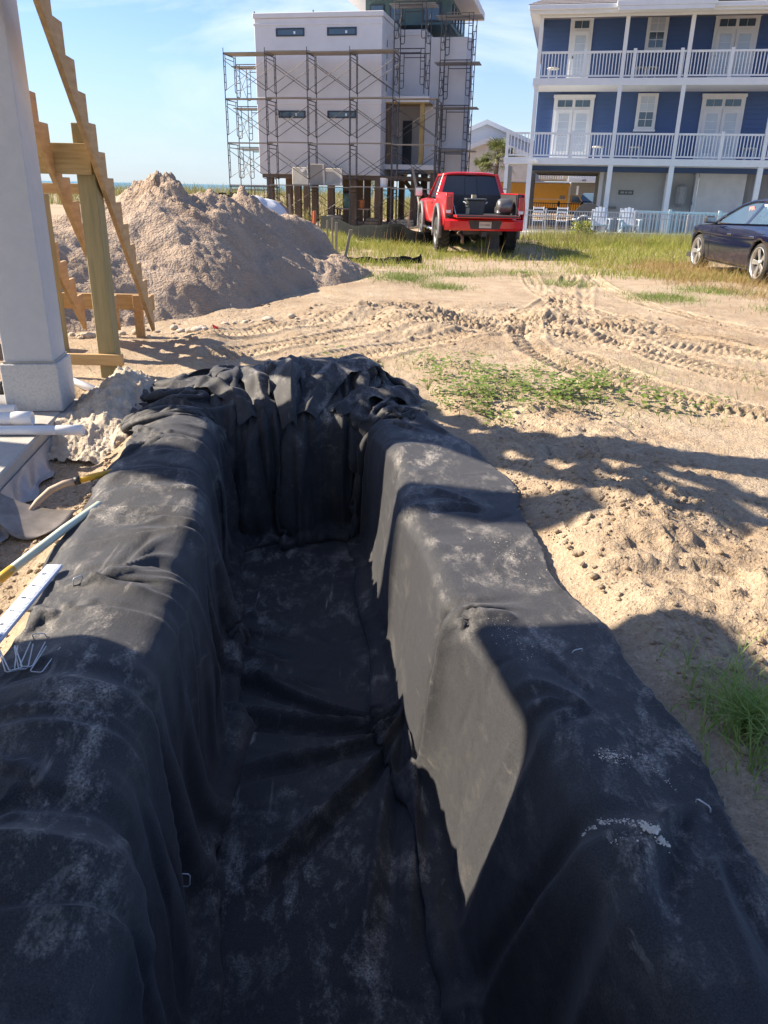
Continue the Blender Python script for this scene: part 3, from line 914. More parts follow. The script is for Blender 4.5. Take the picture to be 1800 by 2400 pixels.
# columns: shaft on a textured pedestal; a second one further along the porch
def column(loc, label, h):
    c = thing('porch_column', loc, label, 'column', HR)
    MB().b2(-0.168, 0.168, -0.168, 0.168, 0.345, h).build('shaft', M_STUC, c, bevel=0.006)
    MB().b2(-0.195, 0.195, -0.195, 0.195, 0.0, 0.345).build('pedestal', M_STUC2, c, bevel=0.006)
    MB().b2(-0.176, 0.176, -0.176, 0.176, 0.346, 0.362).build('sealant_joint', M_CONC, c)
    return c
c1 = Vector((-2.565, 5.64, 0.002))
column(c1, 'square grey stucco column on a textured pedestal beside the stair', 5.0)
column(c1 - hx * 3.1, 'second square stucco column farther along the slab, out past the pipes', 5.0)
# the raised house whose body stands over the slab and shades the near end of the trench
hs = thing('raised_house', (-2.62, 2.90, 0), 'raised grey stucco house standing over the near end of the slab', 'house', HR)
MB().b2(-9, 0, -11, 0.0, 2.45, 8.0).build('wall', M_STUC, hs)
MB().b2(-9.2, 0.2, -11.2, 0.2, 8.003, 8.25).build('roof', M_CONC, hs)
MB().b2(-0.75, 0.0, 0.005, 0.62, 2.80, 3.02).build('added_shade_block', M_TREAT, hs)  # unseen block added so its shadow bulges the shade edge on the sand
for a in (-0.3, -4.4, -8.6):
    for b in (-0.35, -5.4, -10.4):
        MB().b2(a - .17, a + .17, b - .17, b + .17, 0.004, 2.447).build('pile', M_STUC, hs)

# stair: three cut stringers on posts and rails
st = thing('deck_stair', (-2.46, 8.296, 0), 'unfinished wooden stair with three saw-toothed stringers and no treads', 'stair')
up_run = Vector((0.125, -0.992, 0))
RUN, RISE, Z0S = 0.226, 0.184, 0.472
NS = 16
def stringer_poly():
    pts = [(0, Z0S)]
    for k in range(NS):
        pts.append(((k + 1) * RUN, Z0S + k * RISE))
        pts.append(((k + 1) * RUN, Z0S + (k + 1) * RISE))
    sl_ = RISE / RUN
    low = lambda d: Z0S + (d - RUN) * sl_ - 0.185
    e = NS * RUN + 0.12
    pts += [(e, Z0S + NS * RISE), (e, low(e)), (0, low(0))]
    return [tuple(up_run * d) [:2] + (z,) for d, z in pts]
sp_ = stringer_poly()
smesh = MB().prism(sp_, Vector((0.992, 0.125, 0)) * -0.038).mesh('stringer', M_PINE)
for k in range(3):
    o = link('stringer', smesh, st, bevel=0.003)
    o.location = Vector((-0.358, -0.005, 0)) * k
def wboard(name, x0, x1, y, z0, z1, th=0.038, m=M_PINEX):
    return MB().b2(x0 + 2.46, x1 + 2.46, y - th / 2 - 8.296, y + th / 2 - 8.296, z0, z1).build(name, m, st, bevel=0.003)
wboard('ledger_board', -3.35, -2.315, 6.545, 1.597, 1.817, m=mat('green_board', (0.40, 0.31, 0.15), (0.31, 0.23, 0.10), rough=0.75, scale=3.0, stretch=(1.0, 12, 14), bump=0.001, bscale=14))
wboard('cross_rail', -3.4, -2.46, 7.30, 1.446, 1.53)
wboard('kick_rail', -3.56, -2.49, 8.45, 0.295, 0.458)
wboard('low_rail', -3.0, -2.235, 6.545, 0.112, 0.205)
MB().b2(-2.45 + 2.46, -2.305 + 2.46, 6.567 - 8.296, 6.71 - 8.296, -0.12, 1.96).build('post', M_TREAT, st, bevel=0.005)
for x in (-3.55, -2.70):
    MB().b2(x + 2.46, x + .095 + 2.46, 8.39 - 8.296, 8.428 - 8.296, -0.10, 0.452).build('leg', M_PINE, st, bevel=0.003)
MB().b2(-3.20 + 2.46, -3.06 + 2.46, 7.34 - 8.296, 7.48 - 8.296, -0.1, 1.44).build('post', M_TREAT, st, bevel=0.005)
# knots and nail heads on the ledger
for (x, z) in ((-2.60, 1.69), (-2.42, 1.72), (-2.70, 1.62)):
    MB().lathe([(0.0, -0.003), (0.012, -0.002), (0.014, 0.0)], 10, Matrix.Translation((x + 2.46, 6.5255 - 8.296, z)) @ Matrix.Rotation(R(90), 4, 'X') @ Matrix.Diagonal((1.5, 1, 1, 1))).build('knot', mat('knot_wood', (0.13, 0.065, 0.025), rough=0.8), st)

for (x, z) in ((-2.345, 1.78), (-2.345, 1.63), (-2.40, 1.78), (-2.40, 1.64), (-2.35, 0.185), (-2.40, 0.14), (-2.27, 0.18)):
    MB().lathe([(0.0, -0.0035), (0.006, -0.003), (0.007, 0.0)], 8, Matrix.Translation((x + 2.46, 6.5255 - 8.296, z)) @ Matrix.Rotation(R(90), 4, 'X')).build('nail_head', M_STEEL, st)

# plywood sheet glimpsed left of the column
pb = MB().box((0, 0, 0.42), (0.05, 0.7, 0.84), Matrix.Rotation(R(8), 3, 'Y')).build('plywood_board', mat('red_board', (0.33, 0.12, 0.07), (0.26, 0.10, 0.06), rough=0.8, scale=5), None, bevel=0.003)
pb.location = (-4.12, 7.55, 0.0)
tag(pb, 'rust red board standing on edge behind the grey column', 'board')

def pipe(name, p0, p1, r, label, bell=None, m=M_WHITEP, cat='pipe'):
    t = thing(name, p0, label, cat)
    p0, p1 = Vector(p0), Vector(p1)
    d = (p1 - p0).normalized()
    q = d.to_track_quat('Z', 'Y').to_matrix().to_4x4()
    L = (p1 - p0).length
    MB().lathe([(r, 0), (r, L), (r * 0.84, L), (r * 0.84, L - 0.25), (0, L - 0.25)], 20, q).build('barrel', m, t, smooth=False).data.shade_smooth()
    if bell:
        rb = r * 1.12
        MB().lathe([(r * 1.005, L - bell - 0.03), (rb, L - bell), (rb, L + .004), (r * 0.93, L + .004), (r * 0.93, L - 0.05)], 20, q).build('socket_end', m, t).data.shade_smooth()
    return t
pipe('pvc_pipe', (-3.9, 4.75, 0.033), (-2.0, 4.925, 0.033), 0.031, 'long thin white PVC pipe reaching past the slab edge', bell=0.14)
pipe('pvc_pipe', (-3.9, 4.96, 0.046), (-2.42, 5.125, 0.046), 0.044, 'thick white PVC pipe with its open end on the slab', bell=0.10)
pipe('pvc_pipe', (-3.9, 5.24, 0.038), (-2.64, 5.37, 0.038), 0.036, 'short white PVC pipe end touching the column pedestal')
pipe('pvc_pipe', (-4.0, 5.50, 0.04), (-2.80, 5.62, 0.04), 0.038, 'white PVC pipe running behind the column pedestal')
pipe('pvc_pipe', (-2.75, 6.46, 0.03), (-2.30, 6.02, 0.025), 0.03, 'white pipe half buried behind the heap of pale rubble')
# corrugated drain
cd_ = thing('drain_pipe', (-3.9, 5.78, 0.06), 'black corrugated drain pipe behind the white pipes', 'pipe', 0.09)
prof = []
for k in range(34):
    prof += [(0.052, k * 0.03), (0.060, k * 0.03 + 0.006), (0.060, k * 0.03 + 0.018), (0.052, k * 0.03 + 0.024)]
MB().lathe(prof, 18, Matrix.Rotation(R(90), 4, 'Y')).build('corrugated_hose', M_BLACKP, cd_, smooth=True)

# plastic film hanging from the slab edge
n1, n2 = 90, 14
fp = []
for i in range(n1):
    q = i / (n1 - 1)
    row = []
    for j in range(n2):
        w = j / (n2 - 1)
        t = -0.35 - 3.3 * q
        out = 0.012 + 0.09 * w ** 1.5 * (0.6 + 0.8 * float(vnoise(np.array(t * 2.2), np.array(3.3), 4) + 0.5)) + 0.02 * math.sin(t * 19 + w * 4) * w
        z = -0.075 - 0.13 * min(1, w * 1.35) + 0.012 * math.sin(t * 13 + w * 7) * w
        row.append((out, t, max(z, -0.205 + 0.01 * math.sin(t * 23))))
    fp.append(row)
film = thing('plastic_film', (-2.36, 5.45, 0), 'crumpled grey plastic film hanging off the slab edge', 'plastic sheet', HR)
MB().grid(fp).build('film_sheet', mat('grey_film', (0.28, 0.29, 0.31), (0.36, 0.37, 0.39), rough=0.3, scale=7, bump=0.006, bscale=14), film, smooth=True)

# ---- heights on the cloth for small things lying on it
_cv = CLOTH[::2, ::2].reshape(-1, 3)
_cv = _cv[_cv[:, 2] > -0.3]
def cloth_z(x, y):
    d = (_cv[:, 0] - x) ** 2 + (_cv[:, 1] - y) ** 2
    return float(_cv[np.argpartition(d, 3)[:3], 2].max()) + 0.005
# shovel
sh = thing('shovel', (-1.93, 4.02, -0.19), 'steel shovel with yellow handle lying face up in the dirt', 'shovel')
bl = []
for i in range(15):
    u = i / 14 * 2 - 1
    row = []
    for j in range(9):
        v = j / 8
        wv = 0.205 * (1 - 0.55 * v ** 3)
        row.append((0.0 + u * wv, -0.02 - v * 0.27 - 0.03 * (1 - u * u) * v, 0.055 + 0.035 * u * u - 0.05 * v - 0.045 * u))
    bl.append(row)
o = MB().grid(bl).build('blade', mat('worn_steel', (0.30, 0.27, 0.24), (0.20, 0.18, 0.16), rough=0.45, metal=0.5, scale=12), sh, smooth=True)
o.modifiers.new('thick', 'SOLIDIFY').thickness = 0.004
MB().tube([(-0.03, -0.06, 0.045), (-0.02, 0.02, 0.07), (0.03, 0.085, 0.115), (0.10, 0.115, 0.145), (0.16, 0.135, 0.155)], [0.016, 0.019, 0.020, 0.020, 0.021], 12).build('socket', mat('wood_socket', (0.42, 0.33, 0.24), (0.33, 0.25, 0.18), rough=0.6, scale=9), sh, smooth=True)
MB().tube([(0.155, 0.133, 0.155), (0.185, 0.143, 0.16)], 0.024, 12).build('collar', M_BLACKP, sh, smooth=True)
MB().tube([(0.18, 0.141, 0.159), (0.36, 0.27, 0.175)], 0.019, 12).build('handle', mat('yellow_handle', (0.72, 0.42, 0.03), (0.62, 0.36, 0.04), rough=0.4, scale=10), sh, smooth=True)
# second tool: pale fibreglass handle
tl = thing('tool_handle', (-1.72, 2.93, -0.12), 'worn pale green and yellow tool handle lying beside the liner', 'tool')
MB().tube([(0.0, 0.0, 0.03), (0.16, 0.52, 0.10), (0.24, 0.80, 0.12)], 0.021, 12).build('shaft', mat('pale_fibreglass', (0.52, 0.62, 0.52), (0.56, 0.60, 0.48), rough=0.4, scale=12), tl, smooth=True)
MB().tube([(0.020, 0.060, 0.0385), (0.055, 0.18, 0.054)], 0.0222, 12).build('paint_sleeve', mat('yellow_paint', (0.70, 0.40, 0.04), (0.55, 0.60, 0.48), rough=0.5, scale=22, contrast=(0.5, 0.62)), tl, smooth=True)
MB().tube([(-0.02, -0.066, 0.021), (0.019, 0.058, 0.038)], 0.026, 12).build('grip', M_BLACKP, tl, smooth=True)
# measuring rule
rl = thing('measuring_rule', (-1.385, 2.20, 0.0), 'white metal rule printed with black ticks, tucked under the liner edge', 'ruler', 0.02)
MB().b2(-0.034, 0.034, -0.25, 0.76, 0.010, 0.026).build('bar', mat('sky_tinted_enamel', (0.58, 0.66, 0.80), rough=0.35, scale=6), rl, bevel=0.003)  # blue cast of skylit shade is mixed into the white enamel colour
M_INK = mat('black_ink', (0.03, 0.03, 0.05), rough=0.6)
tk = MB()
for k in range(100):
    L = 0.020 if k % 10 == 0 else (0.014 if k % 5 == 0 else 0.009)
    y = -0.24 + k * 0.01
    tk.b2(0.029 - L, 0.029, y - 0.0012, y + 0.0012, 0.0262, 0.0268)
tk.build('tick_marks', M_INK, rl)
for k in range(10):
    o = link('numeral', text_mesh(str(k % 10 + 1), 0.026, M_INK, 0.0003), rl)
    o.location = (-0.008, -0.235 + k * 0.1, 0.0268)
    o.rotation_euler = (0, 0, R(90))
rz_ = max(cloth_z(-1.385, y) if True else 0 for y in (2.1, 2.5, 2.9))
rl.location.z = max(0.0, min(rz_, 0.05)) - 0.005

# staples
def staple_mesh(w, L, r=0.0022):
    return MB().tube([(-w / 2 - 0.004, L, 0), (-w / 2, 0.006, 0), (-w / 2 + 0.006, 0, 0), (w / 2 - 0.006, 0, 0), (w / 2, 0.006, 0), (w / 2 + 0.004, L, 0)], r, 6).mesh('landscape_staple', M_STEEL, smooth=True)
stm = staple_mesh(0.040, 0.13)
loose = [(-1.205, 2.135, 0.55, 0.0), (-1.178, 2.14, 0.30, 0.004), (-1.166, 2.150, 0.10, 0.008), (-1.188, 2.128, 0.62, 0.012), (-1.125, 2.128, -0.05, 0.003)]
zl = cloth_z(-1.18, 2.18) + 0.004
for (x, y, rz, dz) in loose:
    o = link('landscape_staple', stm)
    o.location = (x, y, zl + dz)
    o.rotation_euler = (R(6), R(3), rz)
    tag(o, 'loose bent wire staple in the small heap on the black liner', 'staple', 'loose staples on the left bank')
pinm = staple_mesh(0.042, 0.12)
def pinned(x, y, z, rz, tilt, label):
    o = link('landscape_staple', pinm)
    o.location = (x, y, z)
    o.rotation_euler = (R(-90 + tilt), 0, rz)
    tag(o, label, 'staple', 'staples driven into the liner')
pinned(0.873, 1.627, cloth_z(0.873, 1.627) + 0.012, -0.9, 10, 'wire staple pinning the liner on the sunless right bank by the sand crumbs')
pinned(0.714, 2.409, cloth_z(0.714, 2.409) + 0.010, 0.4, 15, 'wire staple on the right bank at the edge of the shadow')
pinned(-1.223, 2.765, cloth_z(-1.223, 2.765) + 0.012, 0.9, 10, 'wire staple drawing folds together beside the white rule')
pinned(-1.215, 2.363, cloth_z(-1.215, 2.363) + 0.014, 0.2, 25, 'wire staple half driven between the rule and the loose staples')
for (s, t, z) in ((-0.49, 1.18, -0.45), (-0.50, 0.35, -0.62)):
    x, y = from_st(s, t)
    o = link('landscape_staple', pinm)
    o.location = (x + 0.05, y, z); o.rotation_euler = (0.1, R(-70), HR + 1.4)
    tag(o, 'wire staple in the left wall of the lined trench', 'staple', 'staples driven into the liner')

# crumbs of pale sand spilt on the right bank
crm = random.Random(5)
cb = MB()
def crumb(x, y, r):
    z = cloth_z(x, y)
    o = len(cb.v)
    n = 6
    vs_ = [(0, 0, r)] + [(math.cos(k * 1.047) * r * crm.uniform(.7, 1.3), math.sin(k * 1.047) * r * crm.uniform(.7, 1.3), r * crm.uniform(-.1, .5)) for k in range(n)] + [(0, 0, -r * .5)]
    cb.add([(x + a, y + b, z + c * 0.8) for a, b, c in vs_], [(0, 1 + k, 1 + (k + 1) % n) for k in range(n)] + [(7, 1 + (k + 1) % n, 1 + k) for k in range(n)])
def spill(pts, n, spread, r0, r1):
    for k in range(n):
        q = crm.random() * (len(pts) - 1)
        i = min(int(q), len(pts) - 2); f = q - i
        x = pts[i][0] + (pts[i + 1][0] - pts[i][0]) * f + crm.gauss(0, spread)
        y = pts[i][1] + (pts[i + 1][1] - pts[i][1]) * f + crm.gauss(0, spread)
        crumb(x, y, crm.uniform(r0, r1) * (0.25 + 0.75 * crm.random() ** 3))
spill([(0.555, 1.585), (0.60, 1.552), (0.65, 1.514), (0.70, 1.472)], 330, 0.007, 0.001, 0.005)
spill([(0.66, 1.497), (0.715, 1.462)], 220, 0.008, 0.002, 0.008)
spill([(0.58, 1.48), (0.64, 1.468)], 25, 0.007, 0.001, 0.005)
spill([(0.66, 1.83), (0.69, 1.81)], 260, 0.016, 0.0006, 0.004)
spill([(0.69, 1.83), (0.75, 1.808)], 40, 0.004, 0.001, 0.005)
spill([(0.77, 1.84), (0.79, 1.76), (0.82, 1.69)], 60, 0.006, 0.001, 0.004)
spill([(0.5, 3.4), (0.62, 3.3), (0.7, 3.0)], 260, 0.07, 0.0006, 0.0035)
spill([(0.44, 2.62), (0.47, 2.5), (0.56, 2.35)], 240, 0.03, 0.0006, 0.003)
ws = cb.build('sand_crumbs', mat('dry_sand_crumbs', (0.68, 0.64, 0.57), (0.56, 0.50, 0.42), rough=0.95, scale=60))
tag(ws, 'crumbs of pale dry sand spilt on the black liner', 'sand', kind='stuff')

# rubble heap beside the column
hx_, hy_ = np.meshgrid(np.linspace(-0.75, 0.75, 150), np.linspace(-0.95, 0.95, 180), indexing='ij')
px_, py_ = hx_.ravel(), hy_.ravel()
dd = np.sqrt((px_ / 0.52) ** 2 + (py_ / 0.72) ** 2 + 0.02) + 0.35 * fbm(px_ * 2.5, py_ * 2.5, 3, 81)
zz = 0.40 * np.clip(1.05 - dd, -0.4, 1)
zz = zz + 0.045 * np.abs(fbm(px_ * 9, py_ * 9, 4, 83, .6)) + 0.020 * sstep(0.1, 0.3, vnoise(px_ * 24, py_ * 24, 84)) + 0.012 * sstep(0.1, 0.3, vnoise(px_ * 45, py_ * 45, 85)) - 0.05
M_MARL = mat('pale_marl', (0.50, 0.44, 0.36), (0.38, 0.32, 0.25), rough=0.95, scale=9, bump=0.012, bscale=45)
rb = link('rubble_heap', np_mesh('rubble_heap', np.stack([px_, py_, zz - 0.03], 1), grid_faces(150, 180)[:, ::-1], M_MARL))
rb.location = (-2.04, 5.74, -0.03)
rb.scale = (0.9, 0.9, 0.85)
tag(rb, 'low heap of pale lumpy rubble beside the column pedestal', 'rubble heap')

# survey flag and pebbles
fl = thing('survey_flag', (-1.90, 8.46, 0.0), 'small red marker flag stuck in the sand by the pile foot', 'flag')
MB().tube([(0, 0, -0.05), (0.01, 0, 0.16)], 0.002, 6).build('wire', M_STEEL, fl)
MB().grid([[(0.01 + 0.012 * i + 0.004 * math.sin(j), 0.01 * math.sin(i * 1.3 + j), 0.16 - 0.024 * j - 0.005 * i) for j in range(5)] for i in range(6)]).build('cloth', mat('red_flag', (0.75, 0.05, 0.06), rough=0.6), fl, smooth=True)
# ================================================================ sand pile, stakes, silt fence
mx_, my_ = np.meshgrid(np.linspace(-9.0, 1.2, 340), np.linspace(7.6, 18.2, 330), indexing='ij')
px_, py_ = mx_.ravel(), my_.ravel()
mz = mound_h(px_, py_)
on = sstep(-0.1, 0.25, mz)
crest = sstep(1.05, 1.6, mz)
mz = mz + on * (0.17 * fbm(px_ * 1.15, py_ * 1.15, 3, 91, .45) + (0.05 + 0.13 * crest) * np.abs(fbm(px_ * 5, py_ * 5, 4, 93, 0.6)))
# rills running down the slopes, clods near the crest and at the foot
mz = mz + on * (0.07 * vnoise(py_ * 3.4, px_ * 0.7, 95) + 0.04 * vnoise(py_ * 8.0 + px_, px_ * 1.1, 96)) * sstep(1.6, 1.0, mz)
mz = mz + on * (0.04 * sstep(0.2, 0.36, vnoise(px_ * 13, py_ * 13, 97)) * (0.12 + 0.9 * crest + sstep(0.35, 0.05, mz)))
mz = mz + on * 0.018 * fbm(px_ * 16, py_ * 16, 3, 98)
keep = mz > -0.16
mz = np.maximum(mz, -0.14)
M_PILE = mat('spoil_sand', (0.32, 0.24, 0.175), (0.40, 0.32, 0.25), rough=0.95, scale=1.6, bump=0.045, bscale=30, spec=0.15, contrast=(0.3, 0.7), detail=9)
F = grid_faces(340, 330)[:, ::-1]
F = F[keep[F].any(1)]
pile = link('sand_pile', np_mesh('sand_pile', np.stack([px_, py_, mz], 1), F, M_PILE))
tag(pile, 'tall heap of excavated grey sand behind the wooden stair', 'sand pile')
# a second, smaller heap behind it, catching the sun
qx, qy = np.meshgrid(np.linspace(-2, 2, 90), np.linspace(-2, 2, 90), indexing='ij')
qx, qy = qx.ravel(), qy.ravel()
qz = 1.45 - 0.85 * np.sqrt(qx ** 2 + qy ** 2 + 0.05) + 0.35 * fbm(qx * 1.7, qy * 1.7, 4, 99) + 0.08 * np.abs(fbm(qx * 7, qy * 7, 3, 100))
p2_ = link('sand_pile', np_mesh('sand_pile_small', np.stack([qx, qy, np.maximum(qz, -0.2)], 1), grid_faces(90, 90)[:, ::-1], M_PILE))
p2_.location = (-4.0, 25.5, 0)
tag(p2_, 'smaller sunlit sand heap in front of the scaffold', 'sand pile')
# cobbles along the foot of the pile
def rock_mesh(seed, r):
    rr = random.Random(seed)
    bm = bmesh.new()
    bmesh.ops.create_icosphere(bm, subdivisions=2, radius=r)
    sq = Vector((rr.uniform(.8, 1.3), rr.uniform(.7, 1.1), rr.uniform(.5, .8)))
    for v in bm.verts:
        n_ = 1 + 0.25 * float(vnoise(np.array(v.co.x / r * 1.3 + seed), np.array(v.co.y / r * 1.3 + v.co.z / r), seed))
        v.co = Vector((v.co.x * sq.x, v.co.y * sq.y, v.co.z * sq.z)) * n_
    me = bpy.data.meshes.new('cobble'); bm.to_mesh(me); bm.free()
    me.materials.append(M_MARL); me.shade_smooth()
    return me
rks = [rock_mesh(k, 0.05) for k in range(5)]
rr = random.Random(12)
cob = [(-2.05, 8.52, 1.5), (-2.16, 8.58, 1.1), (-1.98, 8.50, 0.9), (-2.3, 8.7, 1.0), (-2.75, 8.6, 1.4), (-2.9, 8.55, 1.0), (-2.55, 8.35, 0.8), (-1.45, 9.5, 1.3), (-1.2, 9.8, 1.1), (-3.2, 8.4, 1.5), (-3.05, 8.3, 0.9), (-2.42, 8.9, 1.2)]
for k in range(26):
    q = rr.random()
    cob.append((-3.4 + 2.4 * q + rr.gauss(0, .12), 8.45 + 1.4 * q ** 2 + rr.gauss(0, .14), rr.uniform(0.35, 0.95)))
for (x, y, s) in cob:
    o = link('cobble', rks[rr.randrange(5)])
    zt = max(float(terrain(np.array([x]), np.array([y]), False)[0]), float(mound_h(np.array([x]), np.array([y]))[0]))
    o.location = (x, y, zt + 0.012 * s)
    o.scale = (s,) * 3
    o.rotation_euler = (0, 0, rr.uniform(0, 6))
    tag(o, 'rounded pale cobble lying along the foot of the sand pile', 'stone', 'cobbles at the foot of the pile')

M_STAKE = mat('weathered_stake', (0.36, 0.31, 0.23), (0.25, 0.21, 0.16), rough=0.85, scale=4, stretch=(8, 8, 1))
def stake(x, y, h, lean, label, w=0.045, group='survey stakes in the grass'):
    o = MB().prism([(-w / 2, -w / 2.6, -0.15), (w / 2, -w / 2.6, -0.15), (w / 2, w / 2.6, -0.15), (-w / 2, w / 2.6, -0.15)], (lean, 0, h + 0.15)).build('wooden_stake', M_STAKE, None, bevel=0.003)
    o.location = (x, y, 0)
    tag(o, label, 'stake', group)
    return o
stake(-1.15, 17.5, 0.86, 0.01, 'pale upright wooden stake where the pile meets the grass', 0.055)
stake(-0.95, 15.75, 0.80, 0.20, 'leaning wooden stake with a wire tie by the black fabric roll', 0.055)
stake(-1.82, 20.9, 0.72, 0.0, 'short dark stake in the pair beside the orange tape')
stake(-1.62, 21.3, 0.75, 0.0, 'thin stake standing just behind the pale upright one')
stake(-1.50, 21.6, 0.8, -0.02, 'grey stake between the orange tape and the pale upright one')
stake(-2.25, 22.4, 0.62, 0.03, 'stub of a stake left of the orange tape')
stake(-2.98, 25.0, 1.32, -0.06, 'tall slim stake rising above the flank of the sand pile', 0.05)
stake(0.52, 24.3, 0.95, 0.03, 'lone stake holding the black silt fence')
tp = stake(-2.02, 22.0, 0.95, 0.02, 'stake wrapped in bright orange survey tape')
mt_ = MB()
mt_.grid([[(0.03 * math.cos(a) - 0.03 * i * 0.15, 0.028 * math.sin(a) - 0.01, 0.95 - 0.1 * i) for a in np.linspace(0, 5.5, 9)] for i in range(8)])
mt_.build('survey_tape', mat('orange_tape', (0.85, 0.13, 0.03), rough=0.5), tp, smooth=True)

def silt_fence(name, pts, h0, label, seed, sag=0.25):
    C = smooth_poly(pts, 80)
    rows = []
    for i, (x, y) in enumerate(C):
        hh = h0 * (1 + sag * float(vnoise(np.array(i * 0.11), np.array(seed * 1.0), seed)) * 2)
        row = []
        for j in range(7):
            q = j / 6
            row.append((x + 0.05 * math.sin(i * 0.6 + q * 2), y + 0.06 * math.sin(i * 0.43 + 1.7 * q) - 0.10 * (1 - q), float(terrain(np.array([x]), np.array([y]), False)[0]) - 0.05 + hh * q))
        rows.append(row)
    o = MB().grid(rows).build(name, M_SILT, None, smooth=True)
    o.modifiers.new('thick', 'SOLIDIFY').thickness = 0.006
    tag(o, label, 'silt fence')
    return o
M_SILT = mat('silt_fabric', (0.008, 0.010, 0.010), (0.014, 0.016, 0.015), rough=0.95, spec=0.1, scale=5, bump=0.004, bscale=20)
silt_fence('silt_fence', [(-2.9, 34), (-1.9, 29.5), (-0.6, 25.2), (0.6, 24.1), (1.7, 24.4), (2.6, 26)], 0.55, 'sagging black silt fence in front of the scaffolded building', 3, 0.3)
silt_fence('silt_fence', [(-1.3, 18.0), (-0.6, 18.5), (0.2, 18.3), (0.75, 18.6)], 0.20, 'low crumpled strip of black fabric lying in the grass', 5, 0.3)
silt_fence('silt_fence', [(-4.05, 18.9), (-3.6, 18.5), (-3.1, 18.2)], 1.42, 'dark fabric panel showing behind the crest of the sand pile', 7, 0.04)
# white tarpaulin behind the pile
tx, ty = np.meshgrid(np.linspace(-0.9, 0.9, 40), np.linspace(-0.6, 0.6, 30), indexing='ij')
tz = 1.30 * np.clip(1 - (tx / 0.95) ** 4 - (ty / 0.7) ** 4, 0, 1) ** 0.5 + 0.10 * fbm(tx.ravel() * 2, ty.ravel() * 2, 3, 77).reshape(tx.shape)
tp_ = link('tarpaulin', np_mesh('tarpaulin', np.stack([tx.ravel(), ty.ravel(), tz.ravel()], 1), grid_faces(40, 30)[:, ::-1], mat('white_tarp', (0.62, 0.64, 0.68), (0.52, 0.54, 0.58), rough=0.5, scale=3)))
tp_.location = (-3.25, 19.6, 0)
tag(tp_, 'white tarpaulin bundle behind the right shoulder of the sand pile', 'tarpaulin')

# ================================================================ white building under scaffold
BR = -R(11.8)
BU, BW = Vector((math.cos(BR), math.sin(BR), 0)), Vector((-math.sin(BR), math.cos(BR), 0))
PW = Vector((-6.84, 44.0, 0))
M_WST = mat('white_stucco', (0.60, 0.59, 0.605), (0.65, 0.64, 0.65), rough=0.9, scale=1.2, bump=0.002, bscale=40)
M_PILEW = mat('dark_pile_wood', (0.16, 0.115, 0.085), (0.11, 0.085, 0.07), rough=0.85, scale=2, stretch=(6, 6, 0.6))
M_FRAME = mat('dark_window_frame', (0.025, 0.035, 0.055), rough=0.4)
M_GLASS = mat('window_glass', (0.05, 0.08, 0.12), (0.06, 0.10, 0.14), rough=0.06, scale=1.0, spec=0.8)
M_GREEN = mat('green_sheathing', (0.07, 0.115, 0.13), (0.08, 0.14, 0.14), rough=0.8, scale=2.0)
M_BEAM = mat('yellow_beam', (0.40, 0.29, 0.12), (0.32, 0.22, 0.09), rough=0.8, scale=2)
wb = thing('white_building', PW, 'white stucco building on dark piles wrapped in scaffolding', 'building', BR)
MB().b2(0, 6.4, 0, 7.5, 2.1, 9.0).build('main_wall', M_WST, wb, bevel=0.02)
MB().b2(-0.06, 6.46, -0.06, 7.56, 9.003, 9.22).build('parapet', M_WST, wb, bevel=0.02)
MB().b2(-0.03, 6.43, -0.03, 0.2, 8.70, 8.78).build('cornice_band', M_WST, wb)
MB().b2(-0.025, 6.425, -0.025, 0.2, 5.30, 5.60).build('belt_band', M_WST, wb, bevel=0.01)
MB().b2(6.405, 8.1, 2.5, 7.5, 5.75, 8.85).build('stair_bay', M_WST, wb, bevel=0.02)
MB().b2(6.405, 8.14, 2.45, 7.45, 8.60, 8.70).build('bay_band', M_WST, wb)
MB().prism([(8.103, 2.5, 2.3), (10.15, 2.5, 2.3), (10.42, 3.1, 2.3), (9.35, 8.5, 2.3), (8.103, 8.5, 2.3)], (0, 0, 6.2)).build('corner_bay', M_WST, wb, bevel=0.02)
MB().b2(6.3, 8.62, 1.0, 2.495, 5.50, 5.76).build('canopy', M_WST, wb, bevel=0.01)
MB().b2(6.35, 8.57, 1.05, 2.48, 5.44, 5.497).build('canopy_soffit', M_BEAM, wb)
MB().b2(6.3, 9.15, 0.9, 2.48, 2.42, 2.66).build('balcony_floor', M_WST, wb, bevel=0.01)
MB().b2(6.405, 8.1, 4.2, 7.4, 2.3, 5.745).build('porch_wall', M_WST, wb)
MB().b2(6.7, 7.2, 4.12, 4.19, 2.7, 4.9).build('porch_door', M_FRAME, wb)
for (a, b) in ((8.25, 1.25), (6.55, 1.25)):
    MB().b2(a - .11, a + .11, b - .11, b + .11, 2.665, 5.435).build('porch_post', M_BEAM if a > 8 else M_PILEW, wb)
# penthouse
ph_ = MB().b2(4.7, 9.1, 3.6, 9.4, 9.225, 10.4).build('penthouse', M_GREEN, wb)
for (a0, a1) in ((4.95, 5.7), (6.0, 6.6), (7.7, 8.6)):
    w_ = MB().b2(a0, a1, 3.52, 3.6, 9.35, 10.15).build('penthouse_window', M_FRAME, wb)
    MB().b2(a0 + .07, a1 - .07, 3.50, 3.517, 9.42, 10.08).build('pane', M_GLASS, w_)
for k in range(4):
    w_ = MB().b2(9.1, 9.16, 4.1 + k * 1.1, 4.7 + k * 1.1, 9.4, 10.2).build('penthouse_window', M_FRAME, wb)
    MB().b2(9.163, 9.175, 4.17 + k * 1.1, 4.63 + k * 1.1, 9.5, 10.1).build('pane', M_GLASS, w_)
MB().b2(3.7, 10.15, 2.2, 9.8, 10.403, 10.8).build('roof_slab', M_WST, wb, bevel=0.02)
